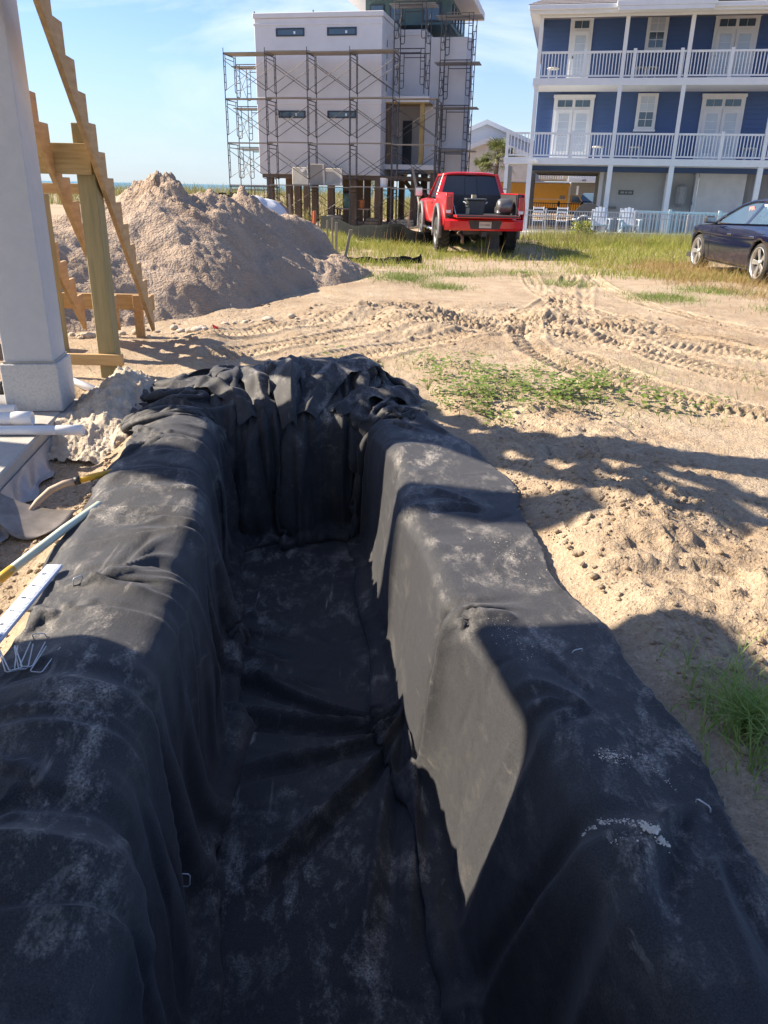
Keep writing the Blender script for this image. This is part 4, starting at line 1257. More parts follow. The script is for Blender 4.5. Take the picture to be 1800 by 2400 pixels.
for (a0, a1, z0, z1) in ((1.11, 2.55, 8.23, 8.58), (3.69, 5.15, 8.23, 8.58), (1.12, 2.54, 4.69, 5.02), (3.68, 5.15, 4.69, 5.02)):
    w_ = MB()
    w_.b2(a0, a1, -0.04, 0.02, z0, z0 + .06).b2(a0, a1, -0.04, 0.02, z1 - .06, z1).b2(a0, a0 + .07, -0.04, 0.02, z0 + .06, z1 - .06).b2(a1 - .07, a1, -0.04, 0.02, z0 + .06, z1 - .06)
    w_ = w_.build('window', M_FRAME, wb)
    MB().b2(a0 + .05, a1 - .05, -0.015, 0.01, z0 + .05, z1 - .05).build('pane', M_GLASS, w_)
    MB().b2(a0 + .62 * (a1 - a0), a0 + .62 * (a1 - a0) + .09, -0.022, -0.016, z0 + .10, z0 + .21).build('sticker', M_WHITEP, w_)
sl2 = MB().b2(6.4, 6.44, 0.75, 1.15, 5.75, 8.4).build('slot_strip', mat('pale_trim', (0.66, 0.66, 0.66), rough=0.8), wb)
for k in range(5):
    MB().b2(6.442, 6.455, 0.85, 1.05, 5.95 + k * .48, 6.25 + k * .48).build('slot_window', M_GLASS, sl2)
MB().b2(0.1, 8.2, 0.1, 7.3, 1.92, 2.096).build('floor_beams', M_PILEW, wb)
for a in (0.45, 1.95, 3.75, 4.95, 6.25):
    for b in (0.35, 3.4, 6.6):
        MB().b2(a - .16, a + .16, b - .16, b + .16, -0.5, 1.918).build('timber_pile', M_PILEW, wb)
for (a, b) in ((7.9, 1.6), (8.9, 1.6), (7.9, 4.6), (9.9, 4.6), (9.6, 3.2)):
    MB().b2(a - .17, a + .17, b - .17, b + .17, -0.5, 2.29).build('timber_pile', M_PILEW, wb)
for k in range(2):
    MB().beam((6.9 + k * .6, 4.2, 1.9), (8.6 + k * .6, 2.8, 0.2), 0.06, 0.24).build('stair_stringer', M_PILEW, wb)
MB().tube([(0.02, 0.02, 9.2), (0.02, 0.02, 9.3)], 0.03, 6).build('roof_stub', M_FRAME, wb)
MB().tube([(2.85, 0.5, 9.2), (2.85, 0.5, 9.4)], 0.03, 6).build('roof_stub', M_FRAME, wb)

# scaffold pieces
M_SCAF = mat('scaffold_steel', (0.055, 0.057, 0.065), (0.12, 0.10, 0.09), rough=0.5, metal=0.4, scale=2, contrast=(0.4, 0.7))
M_PLANK = mat('scaffold_plank', (0.30, 0.28, 0.25), (0.20, 0.185, 0.165), rough=0.85, scale=2, stretch=(0.6, 8, 8))
FH, FW = 1.935, 1.50
def frame_mesh():
    m = MB()
    r = 0.024
    m.tube([(0, 0, 0), (0, 0, FH)], r, 5).tube([(0, FW, 0), (0, FW, FH)], r, 5)
    m.tube([(0, 0, FH - 0.03), (0, FW, FH - 0.03)], r, 5).tube([(0, 0.2, FH - 0.20), (0, FW - 0.2, FH - 0.20)], r * .85, 5)
    for s, y0 in ((1, 0), (-1, FW)):
        m.tube([(0, y0 + s * .02, 0.42), (0, y0 + s * .10, 0.38), (0, y0 + s * .19, 0.42), (0, y0 + s * .2, 0.5), (0, y0 + s * .2, FH - .03)], r * .85, 5)
        for z in (0.72, 1.05, 1.38):
            m.tube([(0, y0, z), (0, y0 + s * .2, z)], r * .7, 4)
    return m.mesh('scaffold_frame', M_SCAF)
def brace_mesh(L):
    m = MB()
    m.tube([(0, 0, 0.35), (L, 0, FH - .30)], 0.014, 4).tube([(0, 0.012, FH - .30), (L, 0.012, 0.35)], 0.014, 4)
    return m.mesh('cross_brace', M_SCAF)
BAY = 2.07
fmesh, bmesh_, bm_s = frame_mesh(), brace_mesh(BAY), brace_mesh(1.5)
plank = MB().b2(-0.06, BAY + 0.06, 0, 0.235, 0, 0.045).mesh('plank', M_PLANK)
ZB = -0.44
sc1 = thing('scaffold', PW + BW * -1.85, 'long run of rusty steel scaffold across the white building front', 'scaffold', BR)
for k in range(6):
    for lv_ in range(4 if k < 5 else 3):
        o = link('scaffold_frame', fmesh, sc1); o.location = (-0.92 + BAY * k, 0, ZB + FH * lv_)
for k in range(5):
    for lv_ in range(4 if k < 4 else 3):
        for y in (0.03, FW - 0.03):
            o = link('cross_brace', bmesh_, sc1); o.location = (-0.92 + BAY * k, y, ZB + FH * lv_)
rr = random.Random(3)
for k in range(5):
    for lv_ in range(4 if k < 4 else 3):
        for j in range(4 if (lv_ in (0, 3)) else 2):
            o = link('plank', plank, sc1); o.location = (-0.92 + BAY * k, 0.12 + 0.27 * j, ZB + FH * (lv_ + 1) + 0.005 + 0.046 * (k % 2)); o.rotation_euler = (0, 0, rr.uniform(-.01, .01))
for k in range(5):
    MB().tube([(-0.92 + BAY * k, 0, ZB + 4 * FH), (-0.92 + BAY * k, 0, ZB + 4 * FH + .22)], 0.018, 5).build('coupling_pin', M_SCAF, sc1)
    MB().tube([(-0.92 + BAY * k, FW, ZB + 4 * FH), (-0.92 + BAY * k, FW, ZB + 4 * FH + .22)], 0.018, 5).build('coupling_pin', M_SCAF, sc1)
def tower(loc, label, levels, z0, name='scaffold_tower', depth=1.5):
    t = thing(name, loc, label, 'scaffold', BR)
    for lv_ in range(levels):
        for y in (0, depth):
            o = link('scaffold_frame', fmesh, t); o.location = (0, y, z0 + FH * lv_); o.rotation_euler = (0, 0, -R(90))
        for x in (0.03, FW - .03):
            o = link('cross_brace', bm_s, t); o.location = (x, 0, z0 + FH * lv_); o.rotation_euler = (0, 0, R(90))
    for lv_ in range(1, levels):
        for j in range(3):
            o = link('plank', plank, t); o.location = (0.05 - 0.3, 0.15 + .4 * j, z0 + FH * (lv_ + 1) - 0.12)
    return t
tower(PW + BU * 6.95 + BW * 0.2, 'steel scaffold tower standing on the canopy beside the green penthouse', 2, 5.78)
tower(PW + BU * 9.1 + BW * 0.8, 'tall steel scaffold tower against the right corner bay', 5, ZB)
tower(PW + BU * -1.7 + BW * 1.6, 'steel scaffold tower at the seaward end wall of the white building', 4, ZB)
# pans and boards stood on the first lift
M_PAN = mat('beige_pan', (0.42, 0.39, 0.34), (0.36, 0.33, 0.29), rough=0.6, scale=3)
for (a, w, h, lab, m, ln) in ((2.15, 0.95, 0.82, 'beige tub shell with a white sticker standing on the scaffold', M_PAN, .2), (2.98, 0.92, 0.98, 'tall dark panel between the two beige tub shells', mat('taupe_pan', (0.27, 0.25, 0.23), rough=0.6, scale=3), .05), (3.72, 1.05, 0.80, 'plain beige tub shell at the end of the scaffold row', M_PAN, .18)):
    t = thing('tub_shell', PW + BU * a + BW * -1.2 + Vector((0, 0, ZB + FH + 0.1)), lab, 'tub shell', BR)
    MB().prism([(0, 0, 0), (w, 0, 0), (w - 0.06, ln, h), (-0.06, ln, h)], (0, 0.10, 0)).build('shell', m, t, bevel=0.03)
    MB().prism([(w - .12, -0.012, 0.02), (w - .02, -0.012, 0.02), (w - .08, ln - .012, h - .02), (w - .18, ln - .012, h - .02)], (0, 0.006, 0)).build('rim', mat('pan_rim', (0.5, 0.48, 0.44), rough=0.6), t)
    if 'sticker' in lab:
        MB().prism([(.45, .14, .62), (.62, .14, .62), (.62, .17, .75), (.45, .17, .75)], (0, -0.03, 0)).build('sticker', M_WHITEP, t)
# clutter below the building
def placed(o, a, b, z=-0.38):
    o.location = PW + BU * a + BW * b + Vector((0, 0, z)); o.rotation_euler = (0, 0, BR); return o
o = placed(MB().lathe([(0, 0), (.17, 0), (.20, .42), (.205, .43), (.19, .43), (.17, .1)], 16).build('bucket', M_WHITEP), 6.9, -1.3, 1.56)
tag(o, 'white plastic bucket on the scaffold plank', 'bucket')
o = thing('work_table', PW + BU * 4.6 + BW * 0.9 + Vector((0, 0, -.4)), 'trestle work table under the building with timber on it', 'table', BR)
MB().b2(-0.7, 1.1, -0.3, 0.3, 0.86, 0.92).build('top', mat('pink_board', (0.55, 0.42, 0.36), rough=0.8), o)
for x in (-0.6, 1.0):
    for y in (-.25, .25):
        MB().b2(x - .04, x + .04, y - .04, y + .04, 0.0, 0.858).build('leg', M_PILEW, o)
dr = thing('plastic_drum', PW + BU * 4.55 + BW * 0.85 + Vector((0, 0, .522)), 'teal plastic drum with a black lid on the work table', 'drum', BR)
MB().lathe([(0, 0), (.26, 0), (.28, .3), (.27, .72), (0, .72)], 18).build('barrel', mat('teal_plastic', (0.10, 0.26, 0.26), rough=0.5), dr, smooth=True)
MB().lathe([(.285, .70), (.29, .80), (0, .86)], 18).build('lid', M_BLACKP, dr, smooth=True)
oc = placed(MB().lathe([(0, 0), (.15, 0), (.17, .40), (.15, .40), (.13, .05)], 14).build('bucket', mat('orange_plastic', (0.75, 0.25, 0.08), rough=0.5)), 5.25, 0.85, 0.522)
tag(oc, 'orange bucket on the work table beside the teal drum', 'bucket')
for k, (a, b, w, h, c_, lab) in enumerate(((2.3, -0.2, 1.0, .25, (0.6, 0.57, 0.52), 'white sacks piled under the scaffold'), (3.9, 0.2, .9, .55, (0.30, 0.28, 0.26), 'grey crate under the building beside the piles'), (5.9, 0.3, .8, .45, (0.17, 0.15, 0.13), 'dark tool box on the ground between two piles'), (7.4, 0.6, 1.4, .4, (0.42, 0.40, 0.35), 'pallet of pale blocks below the balcony'))):
    m = MB()
    for j in range(3):
        m.box((0.04 * j, 0.03 * j, h * (j + .5) / 3), (w * (1 - .08 * j), 0.6, h / 3 - .008), Matrix.Rotation(0.06 * j, 3, 'Z'))
    t = thing('stacked_goods', PW + BU * a + BW * b + Vector((0, 0, -.36)), lab, 'stack', BR)
    for j in range(3):
        MB().box((0.04 * j, 0.03 * j, h * (j + .5) / 3), (w * (1 - .08 * j), 0.6, h / 3 - .008), Matrix.Rotation(0.06 * j, 3, 'Z')).build('layer', mat('goods%d' % k, c_, rough=0.8), t, bevel=0.03)
lb = thing('lumber_stack', PW + BU * 2.6 + BW * -2.6 + Vector((0, 0, -.40)), 'low stack of loose boards in front of the scaffold foot', 'lumber', BR)
for j in range(7):
    MB().box((0.3 * (j % 3), -0.25 + 0.14 * (j % 4), 0.05 + 0.05 * (j // 3)), (2.4, 0.12, 0.04), Matrix.Rotation(0.05 * (j - 3), 3, 'Z')).build('board', M_PLANK, lb)
lean = MB().beam((0, 0, 0), (-0.9, 1.2, 2.75), 0.06, 0.14).build('leaning_board', M_PLANK)
placed(lean, 9.2, -2.6, -0.25); tag(lean, 'long board leaning against the scaffold beside the red pickup', 'board')

# loose clods of sand thrown up beside the trench, at the foot of the pile and in the turning place
cr_ = np.random.RandomState(77)
phi_ = (1 + 5 ** .5) / 2
ICO = np.array([(-1, phi_, 0), (1, phi_, 0), (-1, -phi_, 0), (1, -phi_, 0), (0, -1, phi_), (0, 1, phi_), (0, -1, -phi_), (0, 1, -phi_), (phi_, 0, -1), (phi_, 0, 1), (-phi_, 0, -1), (-phi_, 0, 1)]) / 1.9
ICF = np.array([(0, 11, 5), (0, 5, 1), (0, 1, 7), (0, 7, 10), (0, 10, 11), (1, 5, 9), (5, 11, 4), (11, 10, 2), (10, 7, 6), (7, 1, 8), (3, 9, 4), (3, 4, 2), (3, 2, 6), (3, 6, 8), (3, 8, 9), (4, 9, 5), (2, 4, 11), (6, 2, 10), (8, 6, 7), (9, 8, 1)])
def clods(name, X, Y, Rr, m, label, zf=terrain):
    n = len(X)
    Z = zf(X, Y)
    V = ICO[None] * (1 + cr_.uniform(-.28, .28, (n, 12, 1))) * np.stack([Rr * cr_.uniform(.8, 1.3, n), Rr * cr_.uniform(.8, 1.3, n), Rr * cr_.uniform(.55, .9, n)], 1)[:, None, :]
    a = cr_.rand(n) * 6.28
    ca, sa = np.cos(a)[:, None], np.sin(a)[:, None]
    x, y = V[..., 0] * ca - V[..., 1] * sa, V[..., 0] * sa + V[..., 1] * ca
    V = np.stack([x + X[:, None], y + Y[:, None], V[..., 2] + (Z - Rr * .05)[:, None]], -1).reshape(-1, 3)
    F_ = (ICF[None] + (np.arange(n) * 12)[:, None, None]).reshape(-1, 3)
    o = link(name, np_mesh(name, V, F_, m, smooth=True))
    tag(o, label, 'sand', kind='stuff')
def pick(n, x0, x1, y0, y1, dens):
    X = x0 + (x1 - x0) * cr_.rand(n); Y = y0 + (y1 - y0) * cr_.rand(n)
    k = cr_.rand(n) < dens(X, Y)
    return X[k], Y[k]
def spoil_d(x, y):
    s, t = to_st(x, y)
    g = np.exp(-((s - 1.8) / .75) ** 2) * sstep(1.10, 1.3, s) * sstep(-1.2, -.2, t) * sstep(4.4, 3.4, t)
    return g * (0.15 + 0.85 * sstep(-.1, .2, fbm(x * 1.4, y * 1.4, 3, 301)))
X, Y = pick(26000, 0.7, 4.2, 1.0, 6.2, spoil_d)
clods('sand_clods', X, Y, 0.004 + 0.015 * cr_.rand(len(X)) ** 4, M_SAND, 'crumbled clods of sand strewn along the right of the trench')
def turn_d(x, y):
    return np.exp(-((x - .6) / 2.4) ** 2 - ((y - 9.5) / 1.3) ** 2) * (0.2 + .8 * sstep(-.1, .2, fbm(x, y, 3, 305)))
X, Y = pick(5000, -3, 4.5, 7, 12.5, turn_d)
clods('churned_clods', X, Y, 0.008 + 0.030 * cr_.rand(len(X)) ** 3, M_SAND, 'clods of turned sand where the machine tracks cross')
X, Y = pick(2600, -2.4, -1.0, 1.6, 5.2, lambda x, y: ((to_st(x, y)[0] < -1.16) & (slab_side(x, y) > 0.08)) * 1.0)
clods('bank_clods', X, Y, 0.004 + 0.016 * cr_.rand(len(X)) ** 3, M_SAND, 'lumps of damp sand between the slab and the liner')
# ================================================================ blue beach house with porches
PB = Vector((5.62, 34.0, 0))
M_BLUE = mat('navy_siding', (0.050, 0.098, 0.23), (0.056, 0.107, 0.245), rough=0.75, scale=2, stretch=(0.3, 1, 9))
M_TRIM = mat('white_trim', (0.66, 0.69, 0.72), (0.62, 0.65, 0.68), rough=0.6, scale=3)
M_SHING = mat('grey_shingle', (0.24, 0.22, 0.22), (0.16, 0.15, 0.155), rough=0.9, scale=9, stretch=(1, 2, 2), bump=0.01, bscale=30)
M_DOORG = mat('curtained_glass', (0.40, 0.46, 0.54), (0.46, 0.52, 0.58), rough=0.12, scale=2, spec=0.7)
M_PALEW = mat('pale_wall', (0.46, 0.48, 0.48), (0.50, 0.52, 0.52), rough=0.8, scale=2)
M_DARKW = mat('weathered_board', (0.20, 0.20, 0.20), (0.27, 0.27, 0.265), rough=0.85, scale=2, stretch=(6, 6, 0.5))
bh = thing('blue_house', PB, 'navy blue three-storey beach house with white railed porches', 'house', BR)
def hb(name, x0, x1, y0, y1, z0, z1, m=M_TRIM, par=None, bevel=0.0):
    return MB().b2(x0, x1, y0, y1, z0, z1).build(name, m, par or bh, bevel=bevel)
hb('wall', -0.1, 9.9, 2.2, 12.5, 2.36, 8.3, M_BLUE)
# clapboards on the front wall
clap = MB().prism([(-0.1, 2.199, 0), (-0.1, 2.182, 0), (-0.1, 2.196, 0.17), (-0.1, 2.199, 0.17)], (10.0, 0, 0)).mesh('clapboard', M_BLUE)
for k in range(32):
    o = link('clapboard', clap, bh); o.location = (0, 0, 2.80 + k * 0.171)
hb('porch_floor', -1.15, 9.9, 0.0, 2.195, 2.55, 2.79, M_TRIM)
hb('porch_floor', -0.25, 9.9, 0.0, 2.195, 5.31, 5.55, M_TRIM)
hb('porch_ceiling', -0.2, 9.9, 0.16, 2.195, 7.98, 8.0, M_TRIM)
hb('beam', -0.18, 9.9, 0.0, 0.14, 7.56, 7.78, M_TRIM)
for a in (-0.1, 3.03, 5.33, 8.55):
    hb('porch_post', a - .07, a + .07, 0.02, 0.16, 5.553, 7.557)
    hb('porch_post', a - .07, a + .07, 0.02, 0.16, 2.793, 5.307)
    hb('porch_post', a - .09, a + .09, 0.02, 0.20, 0.0, 2.547)
for a in (-1.02,):
    hb('porch_post', a - .07, a + .07, 0.02, 0.16, 0.0, 2.547)
# porch rails
bal = MB().b2(-.018, .018, -.018, .018, 0, 0.72).mesh('baluster', M_TRIM)
def railing(a0, a1, z, y=0.09, posts=()):
    hb('top_rail', a0, a1, y - .045, y + .045, z + .83, z + .90)
    hb('bottom_rail', a0, a1, y - .03, y + .03, z + .05, z + .108)
    n = int((a1 - a0) / 0.118)
    for k in range(n):
        o = link('baluster', bal, bh)
        o.location = (a0 + (k + .5) * (a1 - a0) / n, y, z + .11)
    for p in posts:
        hb('rail_post', p - .06, p + .06, y - .061, y + .061, z + .002, z + .97)
railing(-1.12, -0.18, 2.79, posts=(-1.06,))
railing(-0.02, 2.95, 2.79, posts=(1.45,))
railing(3.11, 5.25, 2.79)
railing(5.41, 8.47, 2.79, posts=(7.0,))
railing(-0.02, 2.95, 5.55, posts=(1.62,))
railing(3.11, 5.25, 5.55, posts=(3.42, 5.10))
railing(5.41, 9.8, 5.55, posts=(6.85, 8.6))
railing(8.63, 9.8, 2.79)
# doors
def door(a0, a1, z0, z1, leaves):
    d = hb('door', a0, a1, 2.12, 2.181, z0, z1, M_TRIM)
    MB().b2(a0 - .03, a1 + .03, 2.09, 2.118, z1 - .10, z1 + .02).build('head_casing', M_TRIM, d)
    w = (a1 - a0 - 0.2) / leaves
    for k in range(leaves):
        x = a0 + .10 + k * w
        MB().b2(x + .012, x + w - .012, 2.085, 2.117, z0 + .03, z1 - .52).build('leaf', M_TRIM, d)
        MB().b2(x + .14, x + w - .14, 2.078, 2.084, z0 + .30, z1 - .68).build('glass', M_DOORG, d)
        for q in range(1, 5):
            zz_ = z0 + .30 + q * (z1 - z0 - .98) / 5
            MB().b2(x + .14, x + w - .14, 2.074, 2.0775, zz_ - .008, zz_ + .008).build('muntin', M_TRIM, d)
        for q in range(2):
            ww = (w - .10) / 2
            MB().b2(x + .05 + q * ww + .012, x + .05 + (q + 1) * ww - .012, 2.100, 2.117, z1 - .42, z1 - .18).build('transom_pane', M_GLASS, d)
    MB().b2(a0 + .17, a0 + .21, 2.05, 2.084, z0 + .92, z0 + 1.0).build('knob', M_FRAME, d)
door(0.57, 2.18, 2.80, 5.18, 2)
door(6.34, 7.96, 2.80, 5.21, 2)
door(0.94, 1.82, 5.56, 7.95, 1)
door(6.37, 7.97, 5.56, 7.93, 2)
def sash(a0, a1, z0, z1):
    d = hb('window', a0, a1, 2.13, 2.181, z0, z1, M_TRIM)
    zm = (z0 + z1) / 2
    for (q0, q1, nm) in ((z0 + .12, zm - .02, 'lower_pane'), (zm + .03, z1 - .12, 'upper_pane')):
        MB().b2(a0 + .13, a1 - .13, 2.118, 2.129, q0, q1).build(nm, M_GLASS if nm[0] == 'l' else M_DOORG, d)
        MB().b2((a0 + a1) / 2 - .01, (a0 + a1) / 2 + .01, 2.112, 2.117, q0, q1).build('muntin', M_TRIM, d)
        MB().b2(a0 + .13, a1 - .13, 2.1075, 2.1115, (q0 + q1) / 2 - .01, (q0 + q1) / 2 + .01).build('muntin', M_TRIM, d)
    MB().b2(a0 - .03, a1 + .03, 2.09, 2.1295, z0 - .06, z0 + .02).build('sill', M_TRIM, d)
sash(3.87, 4.66, 6.72, 8.03)
sash(3.87, 4.66, 3.93, 5.25)
# eaves, gutter and hip roof
hb('soffit', -0.50, 10.4, -0.45, -0.02, 7.64, 7.68, M_TRIM)
hb('soffit', -0.50, -0.12, 0.0, 12.9, 7.64, 7.68, M_TRIM)
hb('fascia', -0.53, 10.4, -0.48, -0.455, 7.60, 7.84, M_TRIM)
hb('fascia', -0.53, -0.505, -0.45, 12.9, 7.60, 7.84, M_TRIM)
hb('gutter', -0.58, 2.70, -0.60, -0.485, 7.70, 7.85, M_TRIM, bevel=0.01)
hb('gutter', 2.55, 5.95, -0.82, -0.605, 7.73, 7.90, M_TRIM, bevel=0.01)
hb('gutter', 5.8, 10.4, -0.60, -0.485, 7.68, 7.83, M_TRIM, bevel=0.01)
hb('eave_panel', 2.62, 5.88, -0.80, -0.485, 7.60, 7.725, M_TRIM)
RZ0, RRI = 7.86, 2.9
rf = MB().add([(-0.6, -0.58, RZ0), (10.9, -0.58, RZ0), (10.9, 12.95, RZ0), (-0.6, 12.95, RZ0), (4.9, 6.0, RZ0 + RRI), (5.6, 6.0, RZ0 + RRI)], [(0, 1, 5, 4), (1, 2, 5), (2, 3, 4, 5), (3, 0, 4), (3, 2, 1, 0)]).build('roof', M_SHING, bh)
for k in range(34):
    q = k / 40
    A = lambda q_, dz: [(-0.6 + 5.5 * q_, -0.58 + 6.58 * q_, RZ0 + RRI * q_ + dz), (10.9 - 5.3 * q_, -0.58 + 6.58 * q_, RZ0 + RRI * q_ + dz)]
    p0, p1 = A(q, 0.022), A(q + 1 / 40, 0.006)
    lo = A(q, 0.002)
    MB().add([p0[0], p0[1], p1[1], p1[0], lo[0], lo[1]], [(0, 1, 2, 3), (4, 5, 1, 0)]).build('shingle_course', M_SHING, rf)
# ground storey
hb('soffit_band', 0.1, 9.9, 2.15, 2.197, 2.36, 2.545, M_BLUE)
hb('ground_wall', 3.15, 6.62, 3.0, 3.1, 0.0, 2.36, M_PALEW)
hb('ground_wall', 6.63, 6.75, 2.6, 3.1, 0.0, 2.36, M_TRIM)
hb('white_panel', 6.76, 8.60, 2.55, 2.60, 0.0, 2.44, mat('white_panel', (0.64, 0.66, 0.67), rough=0.6, scale=2))
hb('panel_latch', 6.60, 6.63, 2.52, 2.548, 1.15, 1.25, M_FRAME)
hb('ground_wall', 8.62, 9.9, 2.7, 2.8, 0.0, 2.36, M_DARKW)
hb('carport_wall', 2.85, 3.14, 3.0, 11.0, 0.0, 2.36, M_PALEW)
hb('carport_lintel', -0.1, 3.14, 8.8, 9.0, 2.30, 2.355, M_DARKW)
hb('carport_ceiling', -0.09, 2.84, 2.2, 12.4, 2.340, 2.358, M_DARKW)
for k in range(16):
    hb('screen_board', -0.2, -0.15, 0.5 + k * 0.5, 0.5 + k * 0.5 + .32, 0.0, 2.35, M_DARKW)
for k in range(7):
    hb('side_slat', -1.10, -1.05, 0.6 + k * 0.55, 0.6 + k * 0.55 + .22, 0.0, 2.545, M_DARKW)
for a in (2.75, 5.45):
    hb('inner_post', a, a + .16, 2.62, 2.78, 0.0, 2.355, M_TRIM)
sg = hb('wall_sign', 3.62, 4.24, 2.96, 2.997, 1.48, 1.66, mat('dark_sign', (0.10, 0.12, 0.12), rough=0.6))
for (x0, x1) in ((3.70, 3.86), (3.90, 3.98), (4.02, 4.18)):
    MB().b2(x0, x1, 2.953, 2.959, 1.53, 1.61).build('sign_mark', mat('sign_mark', (0.35, 0.38, 0.38), rough=0.6), sg)
hb('wall_shelf', 3.16, 3.6, 2.75, 2.997, 0.92, 1.0, M_DARKW)
fl_ = hb('flood_light', 0.02, 0.12, -0.06, 0.0, 2.62, 2.70, M_TRIM)
for x in (-0.03, 0.17):
    MB().lathe([(0.03, 0), (0.065, 0.10), (0, 0.10)], 10, Matrix.Translation((x, -0.05, 2.66)) @ Matrix.Rotation(R(115), 4, 'X')).build('lamp_head', M_TRIM, fl_)
cv = hb('grill_cover', 5.95, 6.35, 2.5, 2.9, 1.05, 1.95, mat('grey_cover', (0.34, 0.36, 0.37), rough=0.7), None, bevel=0.12)
# porch furniture glimpsed between the balusters
for (a, z, lab) in ((0.45, 5.55, 'pale chair on the upper porch beside the corner post'), (3.75, 5.55, 'small round seat on the upper porch below the sash window'), (4.15, 5.55, 'cream round table on the upper porch below the sash window'), (2.5, 2.79, 'pale chair on the lower porch right of the double door'), (3.95, 2.79, 'pale bench on the lower porch below the sash window'), (8.2, 2.79, 'pale chair on the lower porch at the far end')):
    t = thing('porch_seat', PB + BU * a + BW * 0.9 + Vector((0, 0, z + .002)), lab, 'seat', BR)
    MB().lathe([(0, .40), (.22, .40), (.24, .43), (.22, .46), (0, .46)], 14).build('seat', mat('cream_seat', (0.55, 0.53, 0.47), rough=0.7), t, smooth=True)
    for (x, y) in ((-.15, -.15), (.15, -.15), (-.15, .15), (.15, .15)):
        MB().b2(x - .02, x + .02, y - .02, y + .02, 0, .398).build('leg', M_TRIM, t)

# ---------------------------------------------------------------- pool fence, pool and deck chairs
PF = Vector((4.7, 30.5, 0))
M_FENCE = mat('silver_fence', (0.50, 0.52, 0.54), (0.56, 0.58, 0.60), rough=0.45, scale=3)
pf = thing('pool_fence', PF, 'pale grey metal picket fence in front of the pool', 'fence', BR)
pk = MB().b2(-.011, .011, -.011, .011, 0.04, 0.90).mesh('picket', M_FENCE)
L_F = 10.0
n = int(L_F / 0.092)
for k in range(n):
    o = link('picket', pk, pf); o.location = (0.05 + k * 0.092, 0, -0.15 * sstep(3.5, 8, np.array(k * .092)))
for z in (0.885, 0.72, 0.10):
    MB().b2(0, 4.0, -.016, .016, z, z + .03).build('rail', M_FENCE, pf)
    MB().beam((4.0, 0, z + .015), (L_F, 0, z - .10), 0.032, 0.03).build('rail', M_FENCE, pf)
for a in (0.0, 0.98, 2.62, 4.1, 5.9, 7.6, 9.3):
    MB().b2(a - .03, a + .03, -.03, .03, -0.3, 0.97 - (0.08 if a > 5 else 0)).build('post', M_FENCE, pf, bevel=0.006)
deck = MB().b2(-0.3, 12, 0.4, 6.0, -0.3, 0.04).build('pool_deck', mat('pool_deck', (0.42, 0.41, 0.39), (0.48, 0.47, 0.45), rough=0.85, scale=2))
deck.location = PF; deck.rotation_euler = (0, 0, BR)
tag(deck, kind='structure')
pool = thing('swimming_pool', PF, 'raised pool edge with turquoise tile behind the picket fence', 'pool', BR)
MB().b2(2.9, 9.5, 0.55, 0.75, 0.042, 0.20).build('coping', mat('pool_coping', (0.55, 0.56, 0.55), rough=0.7), pool)
MB().b2(2.92, 9.48, 0.53, 0.547, 0.045, 0.13).build('tile_band', mat('turquoise_tile', (0.16, 0.42, 0.42), (0.22, 0.50, 0.48), rough=0.3, scale=9), pool)
MB().b2(2.95, 9.45, 0.752, 2.6, 0.05, 0.15).build('water', mat('pool_water', (0.05, 0.30, 0.33), rough=0.05, scale=2, bump=0.01, bscale=4), pool)
vr = thing('vinyl_railing', PF + BW * 2.75, 'white vinyl railing on the pool deck under the house', 'railing', BR)
vb = MB().b2(-.022, .022, -.022, .022, 0.15, 0.86).mesh('baluster', M_TRIM)
for k in range(40):
    o = link('baluster', vb, vr); o.location = (3.9 + k * 0.14, 0, 0)
MB().b2(3.8, 9.5, -.04, .04, .86, .93).build('top_rail', M_TRIM, vr)
MB().b2(3.8, 9.5, -.03, .03, .09, .148).build('bottom_rail', M_TRIM, vr)
for a in (3.8, 5.6, 7.4, 9.4):
    MB().b2(a - .055, a + .055, -.055, .055, 0.042, 1.0).build('post', M_TRIM, vr)
def adirondack(a, b, lab):
    t = thing('deck_chair', PF + BU * a + BW * b + Vector((0, 0, .042)), lab, 'chair', BR + 0.1)
    m = mat('pale_blue_chair', (0.52, 0.58, 0.66), (0.58, 0.63, 0.69), rough=0.5, scale=4)
    for k in range(5):
        x = (k - 2) * 0.105
        MB().prism([(x - .046, .25, .36), (x + .046, .25, .36), (x * 1.15 + .05, .52, 1.0 - .012 * (k - 2) ** 2 * 2), (x * 1.15 - .05, .52, 1.0 - .012 * (k - 2) ** 2 * 2)], (0, .02, 0)).build('back_slat', m, t)
    for k in range(4):
        MB().b2(-.27, .27, -.26 + k * .13, -.15 + k * .13, .37 - k * .02, .39 - k * .02).build('seat_slat', m, t)
    for s in (-1, 1):
        MB().b2(s * .36 - .07, s * .36 + .07, -.34, .40, .56, .585).build('arm', m, t)
        MB().b2(s * .31 - .03, s * .31 + .03, -.30, -.22, 0, .558).build('front_leg', m, t)
        MB().beam((s * .30, -.28, .34), (s * .30, .55, .03), .03, .10).build('rear_leg', m, t)
adirondack(3.02, 2.0, 'pale blue slatted deck chair beside the pool handrail')
adirondack(4.10, 2.0, 'pale blue slatted deck chair in front of the vinyl railing')
hr_ = thing('pool_handrail', PF + BU * 2.05 + BW * 1.0 + Vector((0, 0, .042)), 'curved white handrail of the pool steps', 'handrail', BR)
MB().tube([(0, 0, 0), (.02, 0, .35), (.06, 0, .55), (.16, 0, .66), (.30, 0, .70), (.42, 0, .70)], .025, 8).build('bar', M_WHITEP, hr_, smooth=True)
MB().tube([(-.12, 0, .55), (.08, 0, .57)], .03, 8).build('bracket', M_WHITEP, hr_, smooth=True)
